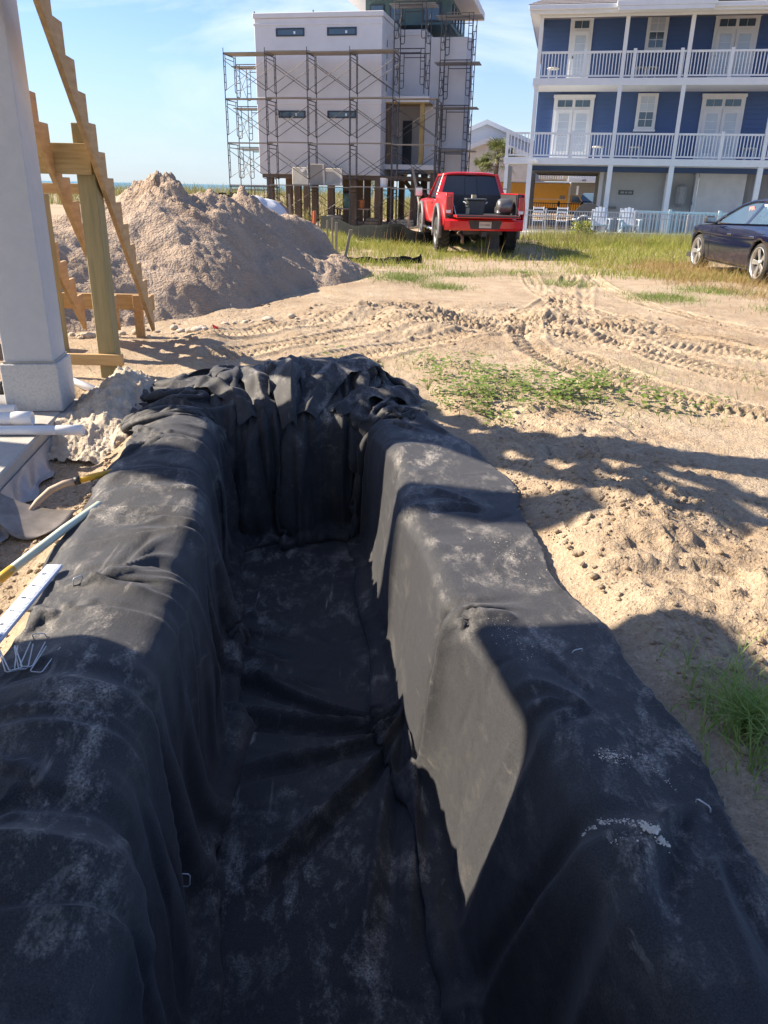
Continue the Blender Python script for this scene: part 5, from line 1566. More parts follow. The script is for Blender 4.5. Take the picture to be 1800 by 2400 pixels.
for (a, b, lab) in ((0.62, 2.6, 'white metal chair behind the fence near the corner post'), (1.55, 2.9, 'white metal chair at the round patio table')):
    t = thing('patio_chair', PF + BU * a + BW * b + Vector((0, 0, .042)), lab, 'chair', BR)
    MB().b2(-.22, .22, -.2, .2, .42, .45).build('seat', M_WHITEP, t)
    for s in (-1, 1):
        for y in (-.18, .18):
            MB().b2(s * .2 - .015, s * .2 + .015, y - .015, y + .015, 0, .418).build('leg', M_WHITEP, t)
        MB().tube([(s * .2, .18, .45), (s * .2, .24, .95)], .014, 6).build('back_post', M_WHITEP, t)
    for k in range(3):
        MB().b2(-.2, .2, .19 + .02 * k, .205 + .02 * k, .58 + .14 * k, .64 + .14 * k).build('back_bar', M_WHITEP, t)
rt = thing('patio_table', PF + BU * 2.55 + BW * 3.2 + Vector((0, 0, .042)), 'dark round patio table tipped on its edge', 'table', BR)
MB().lathe([(0, 0), (.55, 0), (.56, .02), (.55, .04), (0, .04)], 28, Matrix.Translation((0, 0, .56)) @ Matrix.Rotation(R(80), 4, 'X')).build('top', mat('dark_table', (0.07, 0.065, 0.06), rough=0.5), rt)
MB().b2(-.05, .05, .04, .14, 0.0, .56).build('foot', M_FRAME, rt)

# ---------------------------------------------------------------- what shows through the carport
yt = thing('box_truck', PB + BU * -2.9 + BW * 18.0, 'yellow box truck parked behind the carport', 'truck', BR)
M_YEL = mat('yellow_truck', (0.70, 0.33, 0.03), (0.64, 0.30, 0.03), rough=0.4, scale=2)
M_TTRIM = mat('truck_trim', (0.6, 0.5, 0.35), rough=0.5)
MB().b2(0, 4.55, 0, 1.9, 0.62, 2.04).build('cargo_box', M_YEL, yt, bevel=0.06)
MB().b2(0.05, 4.45, -.012, 0.05, 2.02, 2.08).build('roof_trim', M_TRIM, yt)
MB().b2(4.44, 4.57, -.016, .1, 0.6, 1.86).build('corner_trim', M_TTRIM, yt)
MB().b2(0.1, 4.35, -.010, -.001, 1.08, 1.13).build('rub_strip', M_TTRIM, yt)
MB().b2(3.95, 4.28, -.014, -.001, 1.12, 1.32).build('decal', mat('truck_decal', (0.25, 0.20, 0.14), rough=0.5), yt)
MB().prism([(4.60, .1, .42), (5.95, .1, .42), (5.95, .1, .82), (5.45, .1, .88), (5.1, .1, 1.36), (4.60, .1, 1.38)], (0, 1.6, 0)).build('cab', M_YEL, yt, bevel=0.04)
MB().prism([(4.68, .08, .93), (5.32, .08, .93), (5.06, .08, 1.30), (4.68, .08, 1.31)], (0, .015, 0)).build('side_window', M_GLASS, yt)
for x in (1.1, 5.3):
    MB().lathe([(0, 0), (.32, 0), (.34, .06), (.34, .2), (0, .2)], 20, Matrix.Translation((x, .25, .34)) @ Matrix.Rotation(R(90), 4, 'X')).build('wheel', M_BLACKP, yt)
MB().b2(0, 5.8, .35, 1.5, .38, .615).build('chassis', M_BLACKP, yt)
df = thing('garden_fence', PB + BU * -0.3 + BW * 10.5, 'low dark picket fence behind the carport', 'fence', BR)
dpk = MB().b2(-.014, .014, -.01, .01, 0, 1.0).mesh('picket', M_BLACKP)
for k in range(30):
    o = link('picket', dpk, df); o.location = (k * 0.12, 0, 0)
for z in (.12, .95):
    MB().b2(0, 3.6, -.015, .015, z, z + .04).build('rail', M_BLACKP, df)
for a in (1.35, 2.55):
    MB().b2(a, a + .1, -.05, .05, 0, 1.08).build('post', M_BLACKP, df)
def far_car(loc, lab, c, rz):
    t = thing('parked_car', loc, lab, 'car', rz)
    m = mat('car_' + lab[:4], c, rough=0.25, coat=0.5)
    MB().prism([(0, 0, .3), (4.4, 0, .3), (4.4, 0, .75), (3.4, 0, .95), (.6, 0, 1.0), (0, 0, .85)], (0, 1.75, 0)).build('body', m, t, bevel=.08)
    MB().prism([(.5, .12, .98), (3.3, .12, .93), (2.5, .12, 1.5), (1.0, .12, 1.5)], (0, 1.5, 0)).build('cabin', M_GLASS, t, bevel=.06)
    for x in (.85, 3.5):
        for y in (-.02, 1.56):
            MB().lathe([(0, 0), (.3, 0), (.32, .05), (.32, .2), (0, .2)], 16, Matrix.Translation((x, y + .2, .32)) @ Matrix.Rotation(R(90), 4, 'X')).build('wheel', M_BLACKP, t)
    return t
far_car(PB + BU * 3.2 + BW * 18, 'teal grey car parked beyond the box truck', (0.08, 0.14, 0.17), BR + R(55))
# house across the road: stairs, railing, number
rh = thing('roadside_house', PB + BW * 27, 'pale house across the road with an outside stair and number board', 'house', BR)
MB().b2(1.5, 7.0, 1.5, 8, 2.425, 6.0).build('upper_wall', mat('lilac_wall', (0.46, 0.47, 0.55), rough=0.8), rh)
MB().b2(-0.6, 1.45, 3.0, 8, 2.3, 4.4).build('side_wall', mat('cream_wall', (0.55, 0.47, 0.38), rough=0.8), rh)
MB().b2(1.5, 7.0, 0.0, 1.49, 2.20, 2.42).build('deck_band', M_TRIM, rh)
for k in range(30):
    MB().b2(1.56 + k * .18, 1.65 + k * .18, 0.05, 0.12, 2.5, 3.2).build('baluster', M_TRIM, rh)
MB().b2(1.5, 7.0, 0.0, .16, 3.203, 3.3).build('top_rail', M_TRIM, rh)
MB().b2(1.5, 7.0, 0.02, .14, 2.44, 2.497).build('bottom_rail', M_TRIM, rh)
o = link('house_number', text_mesh('465', 0.20, M_FRAME, 0.01), rh); o.location = (2.56, -0.012, 2.31); o.rotation_euler = (R(90), 0, 0)
MB().b2(1.7, 7.0, 1.8, 2.0, -0.4, 2.195).build('carport_back', mat('dark_grey_wall', (0.20, 0.20, 0.19), rough=0.8), rh)  # back wall in one flat dark grey
MB().b2(1.36, 1.50, 0.1, .4, -0.4, 2.42).build('post', M_TRIM, rh)
MB().b2(2.12, 2.26, 0.4, .6, 0.8, 1.95).build('column', M_TRIM, rh)
for k in range(9):
    MB().b2(0.1, 1.34, 0.3 + k * .26, 0.6 + k * .26, 0.26 * k - .06, 0.26 * k).build('tread', M_TRIM, rh)
for k in range(11):
    MB().b2(-0.7 + k * .17, -0.62 + k * .17, 2.5, 2.56, 2.4, 3.2).build('baluster', M_TRIM, rh)
MB().b2(-0.8, 1.34, 2.45, 2.6, 3.203, 3.3).build('top_rail', M_TRIM, rh)
# gabled houses beyond
def gable_house(loc, lab, w, h, rise, d, m, rz=BR, wins=()):
    t = thing('gabled_house', loc, lab, 'house', rz)
    MB().prism([(-w / 2, 0, 0), (w / 2, 0, 0), (w / 2, 0, h), (0, 0, h + rise), (-w / 2, 0, h)], (0, d, 0)).build('wall', m, t)
    e = 0.35
    for s in (-1, 1):
        MB().prism([(0, -e, h + rise + .02), (s * (w / 2 + e), -e, h - rise * 2 * e / w + .02), (s * (w / 2 + e), -e, h - rise * 2 * e / w + .20), (0, -e, h + rise + .22)], (0, d + 2 * e, 0)).build('roof_slope', M_TRIM if s < 0 else M_SHING, t)
        MB().prism([(0, -e - .03, h + rise - .12), (s * (w / 2 + e), -e - .03, h - rise * 2 * e / w - .12), (s * (w / 2 + e), -e - .03, h - rise * 2 * e / w + .21), (0, -e - .03, h + rise + .23)], (0, .027, 0)).build('rake_board', M_TRIM, t)
    for (x0, x1, z0, z1) in wins:
        w_ = MB().b2(x0, x1, -.05, -.002, z0, z1).build('window', M_TRIM, t)
        MB().b2(x0 + .1, x1 - .1, -.06, -.052, z0 + .1, z1 - .1).build('pane', M_GLASS, w_)
    return t
gable_house((7.9, 72, -0.3), 'pale blue gabled house in the gap beside the blue house', 9.6, 5.1, 1.9, 10, mat('pale_blue_siding', (0.42, 0.47, 0.56), (0.46, 0.51, 0.59), rough=0.8, scale=2, stretch=(0.3, 1, 8)))
gable_house((7.3, 64, -0.3), 'cream gabled garage in front of the pale blue house', 6.4, 4.1, 1.15, 6, mat('cream_siding', (0.58, 0.55, 0.52), rough=0.8, scale=2), wins=((-2.2, -1.2, 1.4, 2.6),))
# ================================================================ vehicles
def side_panel(ny, nz, y0, y1, zlo, zhi, xf, arches):
    """curved side sheet with round wheel openings; returns verts, faces"""
    V, idx, Fc = [], {}, []
    for i in range(ny + 1):
        y = y0 + (y1 - y0) * i / ny
        for j in range(nz + 1):
            z = zlo(y) + (zhi(y) - zlo(y)) * j / nz
            idx[i, j] = len(V)
            V.append([y, z])
    for i in range(ny):
        for j in range(nz):
            q = [idx[i, j], idx[i + 1, j], idx[i + 1, j + 1], idx[i, j + 1]]
            cy = sum(V[k][0] for k in q) / 4; cz = sum(V[k][1] for k in q) / 4
            if any((cy - ay) ** 2 + (cz - az) ** 2 < ar * ar for ay, az, ar in arches):
                continue
            Fc.append(q)
    for v in V:
        for ay, az, ar in arches:
            d = math.hypot(v[0] - ay, v[1] - az)
            if 1e-6 < d < ar:
                v[0], v[1] = ay + (v[0] - ay) * ar / d, az + (v[1] - az) * ar / d
    used = sorted({k for f in Fc for k in f})
    mp = {k: n for n, k in enumerate(used)}
    P = [(xf(V[k][0], V[k][1]), V[k][0], V[k][1]) for k in used]
    return P, [tuple(mp[k] for k in f) for f in Fc]
def tyre_wheel(root, x, y, R_, W_, rim_r, side, mt, mr, spokes=5, lugs=0, dish=0.03):
    """wheel centred at (x, y, R_): tyre with rim and spokes as its own pieces; side -1 faces -x"""
    w = MB()
    prof = [(rim_r, -W_ / 2 + .02), (rim_r + .02, -W_ / 2), (R_ - .05, -W_ / 2), (R_ - .012, -W_ / 2 + .035), (R_, -W_ / 2 + .06), (R_, W_ / 2 - .06), (R_ - .012, W_ / 2 - .035), (R_ - .05, W_ / 2), (rim_r + .02, W_ / 2), (rim_r, W_ / 2 - .02)]
    M = Matrix.Translation((x, y, R_)) @ Matrix.Rotation(R(90), 4, 'Y')
    w.lathe(prof, 40, M)
    o = w.build('wheel', mt, root, smooth=False)
    if lugs:
        lg = MB()
        for k in range(lugs):
            t = 2 * math.pi * k / lugs
            for s in (-1, 1):
                c = Vector((0, 0, s * W_ * 0.27))
                rot = Matrix.Rotation(t + s * .06, 3, 'Z')
                lg.box((M @ (rot @ Vector((R_ + .004, 0, 0)) + c)), (0.03, 0.05, W_ * .40), (M.to_3x3() @ rot @ Matrix.Rotation(s * .5, 3, 'X')))
        lg.build('tread_lugs', mt, o)['kind'] = 'stuff'
    fx = side * (W_ / 2 - .03)
    rm = MB()
    Mo = Matrix.Translation((x, y, R_)) @ Matrix.Rotation(R(90) * side, 4, 'Y')
    h = W_ / 2
    rm.lathe([(rim_r, h - .10), (rim_r + .012, h - .012), (rim_r - .008, h - .006), (rim_r - .025, h - .03), (rim_r - .03, h - .10)], 36, Mo)
    rm.build('rim', mr, o, smooth=True)
    MB().lathe([(rim_r - .03, h - .13), (0, h - .13)], 24, Mo).build('brake_disc', mat('brake_dark', (0.05, 0.05, 0.055), rough=0.5, metal=0.5), o)
    for k in range(spokes):
        t = 2 * math.pi * k / spokes + .3
        a, b = .05, .105
        p = [(0.03 * math.cos(t) - a * .6 * math.sin(t), 0.03 * math.sin(t) + a * .6 * math.cos(t)), (0.03 * math.cos(t) + a * .6 * math.sin(t), 0.03 * math.sin(t) - a * .6 * math.cos(t)),
             ((rim_r - .02) * math.cos(t) + b / 2 * math.sin(t), (rim_r - .02) * math.sin(t) - b / 2 * math.cos(t)), ((rim_r - .02) * math.cos(t) - b / 2 * math.sin(t), (rim_r - .02) * math.sin(t) + b / 2 * math.cos(t))]
        zf = [h - dish - .02, h - dish - .02, h - .035, h - .035]
        MB().prism([Mo @ Vector((q[0], q[1], z)) for q, z in zip(p, zf)], Mo.to_3x3() @ Vector((0, 0, -.03))).build('spoke', mr, o, bevel=.006)
    MB().lathe([(.055, h - .07), (.055, h - dish - .005), (.03, h - dish + .004), (0, h - dish + .004)], 16, Mo).build('hub_cap', mr, o, smooth=True)
    return o
M_TYRE = mat('tyre_rubber', (0.022, 0.022, 0.023), (0.05, 0.046, 0.040), rough=0.85, scale=6, bump=0.004, bscale=40)
M_RED = mat('red_paint', (0.62, 0.012, 0.016), (0.58, 0.012, 0.016), rough=0.28, scale=2, coat=0.7)
M_DKPL = mat('dark_trim', (0.03, 0.03, 0.033), (0.045, 0.045, 0.048), rough=0.55, scale=8)
M_RIMD = mat('dusty_rim', (0.30, 0.29, 0.28), (0.20, 0.19, 0.18), rough=0.4, metal=0.6, scale=7)
M_TINT = mat('tinted_glass', (0.02, 0.028, 0.04), (0.025, 0.034, 0.05), rough=0.05, scale=1, spec=0.7)
M_CHROME = mat('chrome', (0.7, 0.7, 0.7), rough=0.15, metal=1.0)
M_LENS = mat('red_lens', (0.45, 0.01, 0.015), (0.30, 0.01, 0.012), rough=0.15, scale=6, coat=0.6)
# ---- red pickup, tailgate down
PK = thing('pickup_truck', (2.36, 20.85, 0.0), 'lifted red pickup truck with its tailgate let down', 'pickup truck', R(4.5))
WR = 0.445
zt = lambda y: 1.46 if y < 2.0 else 1.34
def xs(y, z):
    q = (z - 0.62) / 0.85
    return 0.955 + 0.045 * math.sin(min(max(q, 0), 1) * math.pi * 0.9) - 0.03 * max(0, (y - 5.2) / .6) ** 2
for s in (-1, 1):
    P_, F_ = side_panel(22, 12, 0.06, 2.02, lambda y: 0.66, lambda y: 1.47 - .03 * (y - .06), xs, [(1.22, WR + .12, .56)])
    o = MB().add([(s * p[0], p[1], p[2]) for p in P_], F_).build('bed_side', M_RED, PK, smooth=True)
    o.modifiers.new('th', 'SOLIDIFY').thickness = 0.03 * s * -1
    MB().b2(s * .80, s * .985, 0.06, 2.02, 1.44, 1.475).build('bed_rail', M_RED, PK, bevel=.012)
    MB().b2(s * .79, s * .80, 0.10, 2.0, 0.96, 1.44).build('bed_liner', M_DKPL, PK)
    MB().b2(s * .80, s * .93, 0.03, 0.06, 0.97, 1.46).build('bed_end', M_RED if s < 0 else M_DKPL, PK, bevel=.01)
    MB().b2(s * .845, s * .99, 0.005, 0.14, 0.98, 1.40).build('tail_light', M_LENS, PK, bevel=.02)
    MB().b2(s * .86, s * .975, 0.0, 0.005, 1.0, 1.07).build('reverse_lens', M_WHITEP, PK)
    P_, F_ = side_panel(40, 10, 2.06, 5.75, lambda y: 0.66, lambda y: 1.30 - .04 * max(0, y - 4.2), xs, [(4.86, WR + .12, .56)])
    o = MB().add([(s * p[0], p[1], p[2]) for p in P_], F_).build('cab_side', M_RED, PK, smooth=True)
    o.modifiers.new('th', 'SOLIDIFY').thickness = 0.03 * s * -1
    for ay in (1.22, 4.86):
        fl_pts = [(s * 1.035, ay + .60 * math.cos(t), WR + .12 + .60 * math.sin(t)) for t in np.linspace(-.30, math.pi + .30, 22)]
        MB().tube(fl_pts, .055, 8).build('fender_flare', mat('grey_flare', (0.16, 0.17, 0.18), (0.11, 0.11, 0.12), rough=0.5, scale=8), PK, smooth=True)
        tyre_wheel(PK, s * .90, ay, WR, .33, .26, s, M_TYRE, M_RIMD, 6, 26)
        MB().b2(s * .62, s * .93, ay - .56, ay + .56, WR + .60, WR + .64).build('wheel_well', M_DKPL, PK)
    MB().tube([(s * 1.02, 1.95, .52), (s * 1.02, 4.1, .52)], .045, 8).build('step_bar', M_CHROME, PK, smooth=True)
    MB().b2(s * 1.13, s * 1.36, 3.82, 3.92, 1.33, 1.60).build('mirror', M_DKPL, PK, bevel=.04, seg=2)
    MB().b2(s * 1.15, s * 1.34, 3.815, 3.819, 1.36, 1.57).build('mirror_glass', M_CHROME, PK)
    MB().beam((s * .95, 3.9, 1.36), (s * 1.16, 3.88, 1.44), .05, .06).build('mirror_arm', M_DKPL, PK)
    MB().b2(s * 1.0, s * 1.012, 2.55, 2.80, 1.17, 1.21).build('door_handle', M_DKPL, PK)
    # cab pillars and side glass
    MB().prism([(s * .92, 2.20, 1.34), (s * .90, 3.95, 1.32), (s * .72, 3.45, 1.93), (s * .72, 2.42, 1.94)], (s * -.02, 0, 0)).build('side_glass', M_TINT, PK)
# cab: rear wall, pillars, roof, hood
def loft(rows, name, m, bevel=0.0, smooth=True):
    return MB().grid(rows).build(name, m, PK, smooth=smooth)
MB().prism([(-.96, 2.05, .70), (.96, 2.05, .70), (.96, 2.05, 1.36), (-.96, 2.05, 1.36)], (0, .06, 0)).build('cab_back', M_RED, PK, bevel=.03)
rw = [(-.86, 2.10, 1.36), (.86, 2.10, 1.36), (.66, 2.34, 1.90), (-.66, 2.34, 1.90)]
MB().prism(rw, (0, .02, 0.008)).build('rear_window', M_TINT, PK)
MB().prism([(-.18, 2.093, 1.385), (-.17, 2.093, 1.385), (-.155, 2.31, 1.86), (-.165, 2.31, 1.86)], (0, -.006, 0)).build('window_divider', M_DKPL, PK)
MB().prism([(.17, 2.093, 1.385), (.18, 2.093, 1.385), (.165, 2.31, 1.86), (.155, 2.31, 1.86)], (0, -.006, 0)).build('window_divider', M_DKPL, PK)
for s in (-1, 1):
    MB().prism([(s * .84, 2.07, 1.33), (s * .975, 2.10, 1.33), (s * .755, 2.36, 1.96), (s * .65, 2.31, 1.95)], (0, .10, 0)).build('rear_pillar', M_RED, PK, bevel=.012)
    MB().prism([(s * .955, 3.92, 1.32), (s * .955, 4.02, 1.30), (s * .74, 3.50, 1.95), (s * .74, 3.40, 1.96)], (s * -.06, 0, 0)).build('front_pillar', M_RED, PK, bevel=.012)
rows = []
for i in range(9):
    y = 2.30 + 1.22 * i / 8
    rows.append([(x, y, 1.93 + .075 * (1 - (x / .76) ** 4) * (1 - .5 * ((i - 4) / 4) ** 4)) for x in np.linspace(-.76, .76, 13)])
o = loft(rows, 'roof', M_RED); o.modifiers.new('th', 'SOLIDIFY').thickness = .05
MB().b2(-.14, .14, 2.285, 2.31, 1.925, 1.965).build('brake_light', M_LENS, PK, bevel=.006)
MB().prism([(-.88, 4.05, 1.31), (.88, 4.05, 1.31), (.72, 3.50, 1.93), (-.72, 3.50, 1.93)], (0, .02, 0)).build('windscreen', M_TINT, PK)
rows = [[(x, y, 1.30 + .05 * (1 - (x / .95) ** 4) - .05 * ((y - 4.0) / 1.75) ** 2) for x in np.linspace(-.95, .95, 9)] for y in np.linspace(4.0, 5.75, 8)]
loft(rows, 'hood', M_RED)
MB().b2(-.93, .93, 5.70, 5.80, .62, 1.24).build('grille', M_DKPL, PK, bevel=.03)
MB().b2(-.785, .785, 0.06, 2.04, 0.90, 0.955).build('bed_floor', M_DKPL, PK)
MB().b2(-.785, .785, 1.98, 2.045, 0.957, 1.42).build('bed_front', M_DKPL, PK)
for s in (-1, 1):
    MB().b2(s * .56, s * .786, .85, 1.6, .957, 1.16).build('wheel_box', M_DKPL, PK, bevel=.04)
# tailgate folded down, resting on its straps
tg = MB().b2(-.80, .80, -.52, 0.0, .905, .965).build('tailgate', M_RED, PK, bevel=.015)
MB().b2(-.78, .78, -.50, -.01, .967, .972).build('tailgate_liner', M_DKPL, tg)
MB().b2(-.78, .78, -.532, -.523, .925, .962).build('tailgate_edge', M_DKPL, tg)
for s in (-1, 1):
    MB().tube([(s * .79, -.42, .975), (s * .80, .03, 1.22)], .008, 6).build('strap', M_CHROME, tg)
# bumper, plate, underside
bp_ = []
for i in range(17):
    x = -1.0 + 2.0 * i / 16
    cy = .14 * (abs(x)) ** 4
    bp_.append([(x, -.12 + cy, .60), (x, -.15 + cy, .66), (x, -.15 + cy, .82), (x, -.10 + cy, .865), (x, .10, .87), (x, .10, .60), (x, -.12 + cy, .60)])
MB().grid(bp_).build('rear_bumper', M_RED, PK, smooth=False)
MB().prism([(-.36, -.158, .64), (.36, -.158, .64), (.43, -.158, .845), (-.43, -.158, .845)], (0, .012, 0)).build('plate_recess', M_DKPL, PK)
pl_ = MB().b2(-.155, .155, -.172, -.160, .665, .815).build('licence_plate', mat('plate_white', (0.55, 0.55, 0.53), (0.48, 0.47, 0.46), rough=0.5, scale=9), PK)
o = link('plate_number', text_mesh('FLM-8486', 0.062, mat('plate_ink', (0.08, 0.06, 0.06), rough=0.6), 0.001), pl_); o.location = (0, -.1735, .738); o.rotation_euler = (R(90), 0, 0)
MB().tube([(-.85, 1.22, WR), (.85, 1.22, WR)], .055, 10).build('rear_axle', M_DKPL, PK, smooth=True)
MB().lathe([(0, -.16), (.10, -.14), (.16, -.05), (.16, .05), (.10, .14), (0, .16)], 14, Matrix.Translation((.0, 1.2, WR)) @ Matrix.Rotation(R(90), 4, 'X')).build('differential', M_DKPL, PK, smooth=True)
MB().b2(-.5, .5, .1, 5.2, .50, .68).build('chassis', M_DKPL, PK)
MB().b2(-.06, .06, -.10, .3, .46, .58).build('tow_hitch', M_DKPL, PK)
MB().tube([(-.52, .9, .50), (-.52, .25, .48), (-.52, .05, .42), (-.53, .0, .30)], .04, 8).build('exhaust', mat('rusty_pipe', (0.22, 0.15, 0.09), rough=0.6, metal=.4), PK, smooth=True)
MB().b2(.24, .5, .4, .75, .14, .6).build('mud_flap', M_DKPL, PK)
# load: black tote and a round tank
tb = thing('storage_tote', (2.36, 20.85, 0.0), 'black plastic tote with gear on its lid, standing in the pickup bed', 'tote', R(4.5))
MB().prism([(-.36, .42, .96), (.06, .42, .96), (.08, .42, 1.30), (-.38, .42, 1.30)], (0, .34, 0)).build('bin', mat('tote_plastic', (0.045, 0.05, 0.052), (0.06, 0.065, 0.066), rough=0.5, scale=9), tb, bevel=.02)
MB().b2(-.41, .11, .39, .79, 1.302, 1.345).build('lid', mat('tote_lid', (0.10, 0.11, 0.11), rough=.5), tb, bevel=.012)
for x in (-.40, .09):
    MB().tube([(x, .45, 1.22), (x + math.copysign(.05, x), .5, 1.26), (x + math.copysign(.05, x), .62, 1.26), (x, .68, 1.22)], .014, 6).build('handle', M_STEEL, tb)
MB().b2(-.26, -.15, .46, .60, 1.347, 1.43).build('box_on_lid', mat('tan_box', (0.42, 0.37, 0.26), rough=.7), tb)
MB().b2(-.42, -.33, .36, .40, .975, 1.12).build('paper_cup', mat('tan_box', (0.42, 0.37, 0.26), rough=.7), tb)
tk_ = thing('air_tank', (2.36, 20.85, 0.0), 'rounded grey metal tank lying in the pickup bed', 'tank', R(4.5))
MB().lathe([(0, -.05), (.10, -.04), (.16, 0), (.19, .08), (.19, .42), (.16, .50), (0, .54)], 20, Matrix.Translation((.56, .30, 1.165)) @ Matrix.Rotation(R(90), 4, 'Y') @ Matrix.Translation((0, 0, -.18)) @ Matrix.Scale(.72, 4, (0, 0, 1))).build('shell', mat('grey_tank', (0.20, 0.19, 0.18), (0.14, 0.135, 0.13), rough=.35, metal=.5, scale=5), tk_, smooth=True)
MB().lathe([(0, -.02), (.05, 0), (.05, .05), (0, .06)], 12, Matrix.Translation((.40, .22, 1.02))).build('valve', M_WHITEP, tk_)

# ---- dark blue sedan on the right
SC = thing('sedan', (7.02, 14.50, 0.0), 'dark blue sedan with five-spoke silver wheels parked in dry grass', 'car', R(1.0))
M_NAVY = mat('navy_paint', (0.005, 0.008, 0.028), (0.006, 0.009, 0.030), rough=0.16, scale=2, coat=1.0, spec=0.6)
M_ALLOY = mat('silver_alloy', (0.62, 0.60, 0.57), (0.54, 0.52, 0.50), rough=0.3, metal=0.75, scale=4)
CW, CL = 1.90, 5.05
RA, FA = 1.10, 4.15
def hood_z(y):
    pts = [(0, .98), (.25, 1.03), (.9, 1.05), (3.0, .99), (3.5, .965), (4.3, .915), (4.7, .85), (4.92, .76), (5.05, .60)]
    return float(np.interp(y, [p[0] for p in pts], [p[1] for p in pts]))
def inset(y):
    return 0.30 * max(0, (y - 4.35) / .70) ** 2.2 + 0.20 * max(0, (.5 - y) / .5) ** 2
def xsed(y, z):
    q = (z - .25) / .75
    bulge = .055 * math.sin(min(max(q, 0), 1) * math.pi * .85)
    line = -.018 * math.exp(-((z - (.70 + .02 * (y - 2.5))) / .035) ** 2)
    hip = .035 * math.exp(-((y - RA) / .7) ** 2 - ((z - .85) / .2) ** 2)
    top = .05 * max(0, (q - .8) / .2) ** 2
    return .07 + inset(y) - bulge - line * .6 - hip + top
for s in (0, 1):
    P_, F_ = side_panel(90, 18, 0.0, CL, lambda y: .24 + .10 * max(0, (y - 4.5) / .5), hood_z, xsed, [(RA, .365, .40), (FA, .365, .40)])
    o = MB().add([((p[0] if s == 0 else CW - p[0]), p[1], p[2]) for p in P_], F_).build('side_body', M_NAVY, SC, smooth=True)
    md = o.modifiers.new('th', 'SOLIDIFY'); md.thickness = .04 * (1 if s == 0 else -1)
    for ay in (RA, FA):
        tyre_wheel(SC, .14 if s == 0 else CW - .14, ay, .365, .25, .285, -1 if s == 0 else 1, M_TYRE, M_ALLOY, 5)
        MB().b2((.30 if s == 0 else CW - .62), (.62 if s == 0 else CW - .30), ay - .42, ay + .42, .18, .80).build('wheel_well', M_DKPL, SC)
# deck: hood and boot
ys = np.concatenate([np.linspace(0, .8, 6), np.linspace(.95, 3.35, 8), np.linspace(3.5, CL, 16)])
rows = []
for y in ys:
    zt_ = hood_z(y)
    e = xsed(y, zt_)
    rows.append([(x, y, zt_ + .035 * (1 - ((x - CW / 2) / (CW / 2)) ** 4) * (1 if y < 4.6 else max(.2, (5.05 - y) / .45))) for x in np.linspace(e, CW - e, 15)])
MB().grid(rows).build('deck', M_NAVY, SC, smooth=True)
MB().grid([[(x, CL - .02 - .10 * abs((x - CW / 2) / (CW / 2)) ** 3, z) for x in np.linspace(.34, CW - .34, 11)] for z in (.34, .42, .5, .60)]).build('front_bumper', M_NAVY, SC, smooth=True)
MB().b2(.1, CW - .1, .1, 4.9, .20, .30).build('floor_pan', M_DKPL, SC)
MB().b2(.09, CW - .09, .01, .05, .35, .95).build('rear_panel', M_NAVY, SC, bevel=.03)
# roof and pillars
def roof_z(y):
    pts = [(.55, 1.06), (1.0, 1.26), (1.5, 1.42), (2.0, 1.475), (2.5, 1.46), (2.9, 1.38), (3.3, 1.19), (3.6, .985)]
    return float(np.interp(y, [p[0] for p in pts], [p[1] for p in pts]))
def roof_in(z):
    return .13 + .32 * (z - .97) / .50
rows = []
for y in np.linspace(1.45, 2.72, 12):
    z = roof_z(y); e = roof_in(z) + .02
    rows.append([(x, y, z + .05 * (1 - ((x - CW / 2) / (CW / 2 - e)) ** 4)) for x in np.linspace(e, CW - e, 13)])
o = MB().grid(rows).build('roof', M_NAVY, SC, smooth=True); o.modifiers.new('th', 'SOLIDIFY').thickness = .03
def on_side(y, z, s, out=0.0):
    x = roof_in(z) - out
    return (x if s == 0 else CW - x, y, z)
GLASSC = mat('car_glass', (0.10, 0.17, 0.24), (0.12, 0.20, 0.28), rough=0.03, scale=1, spec=0.9, trans=0.55)
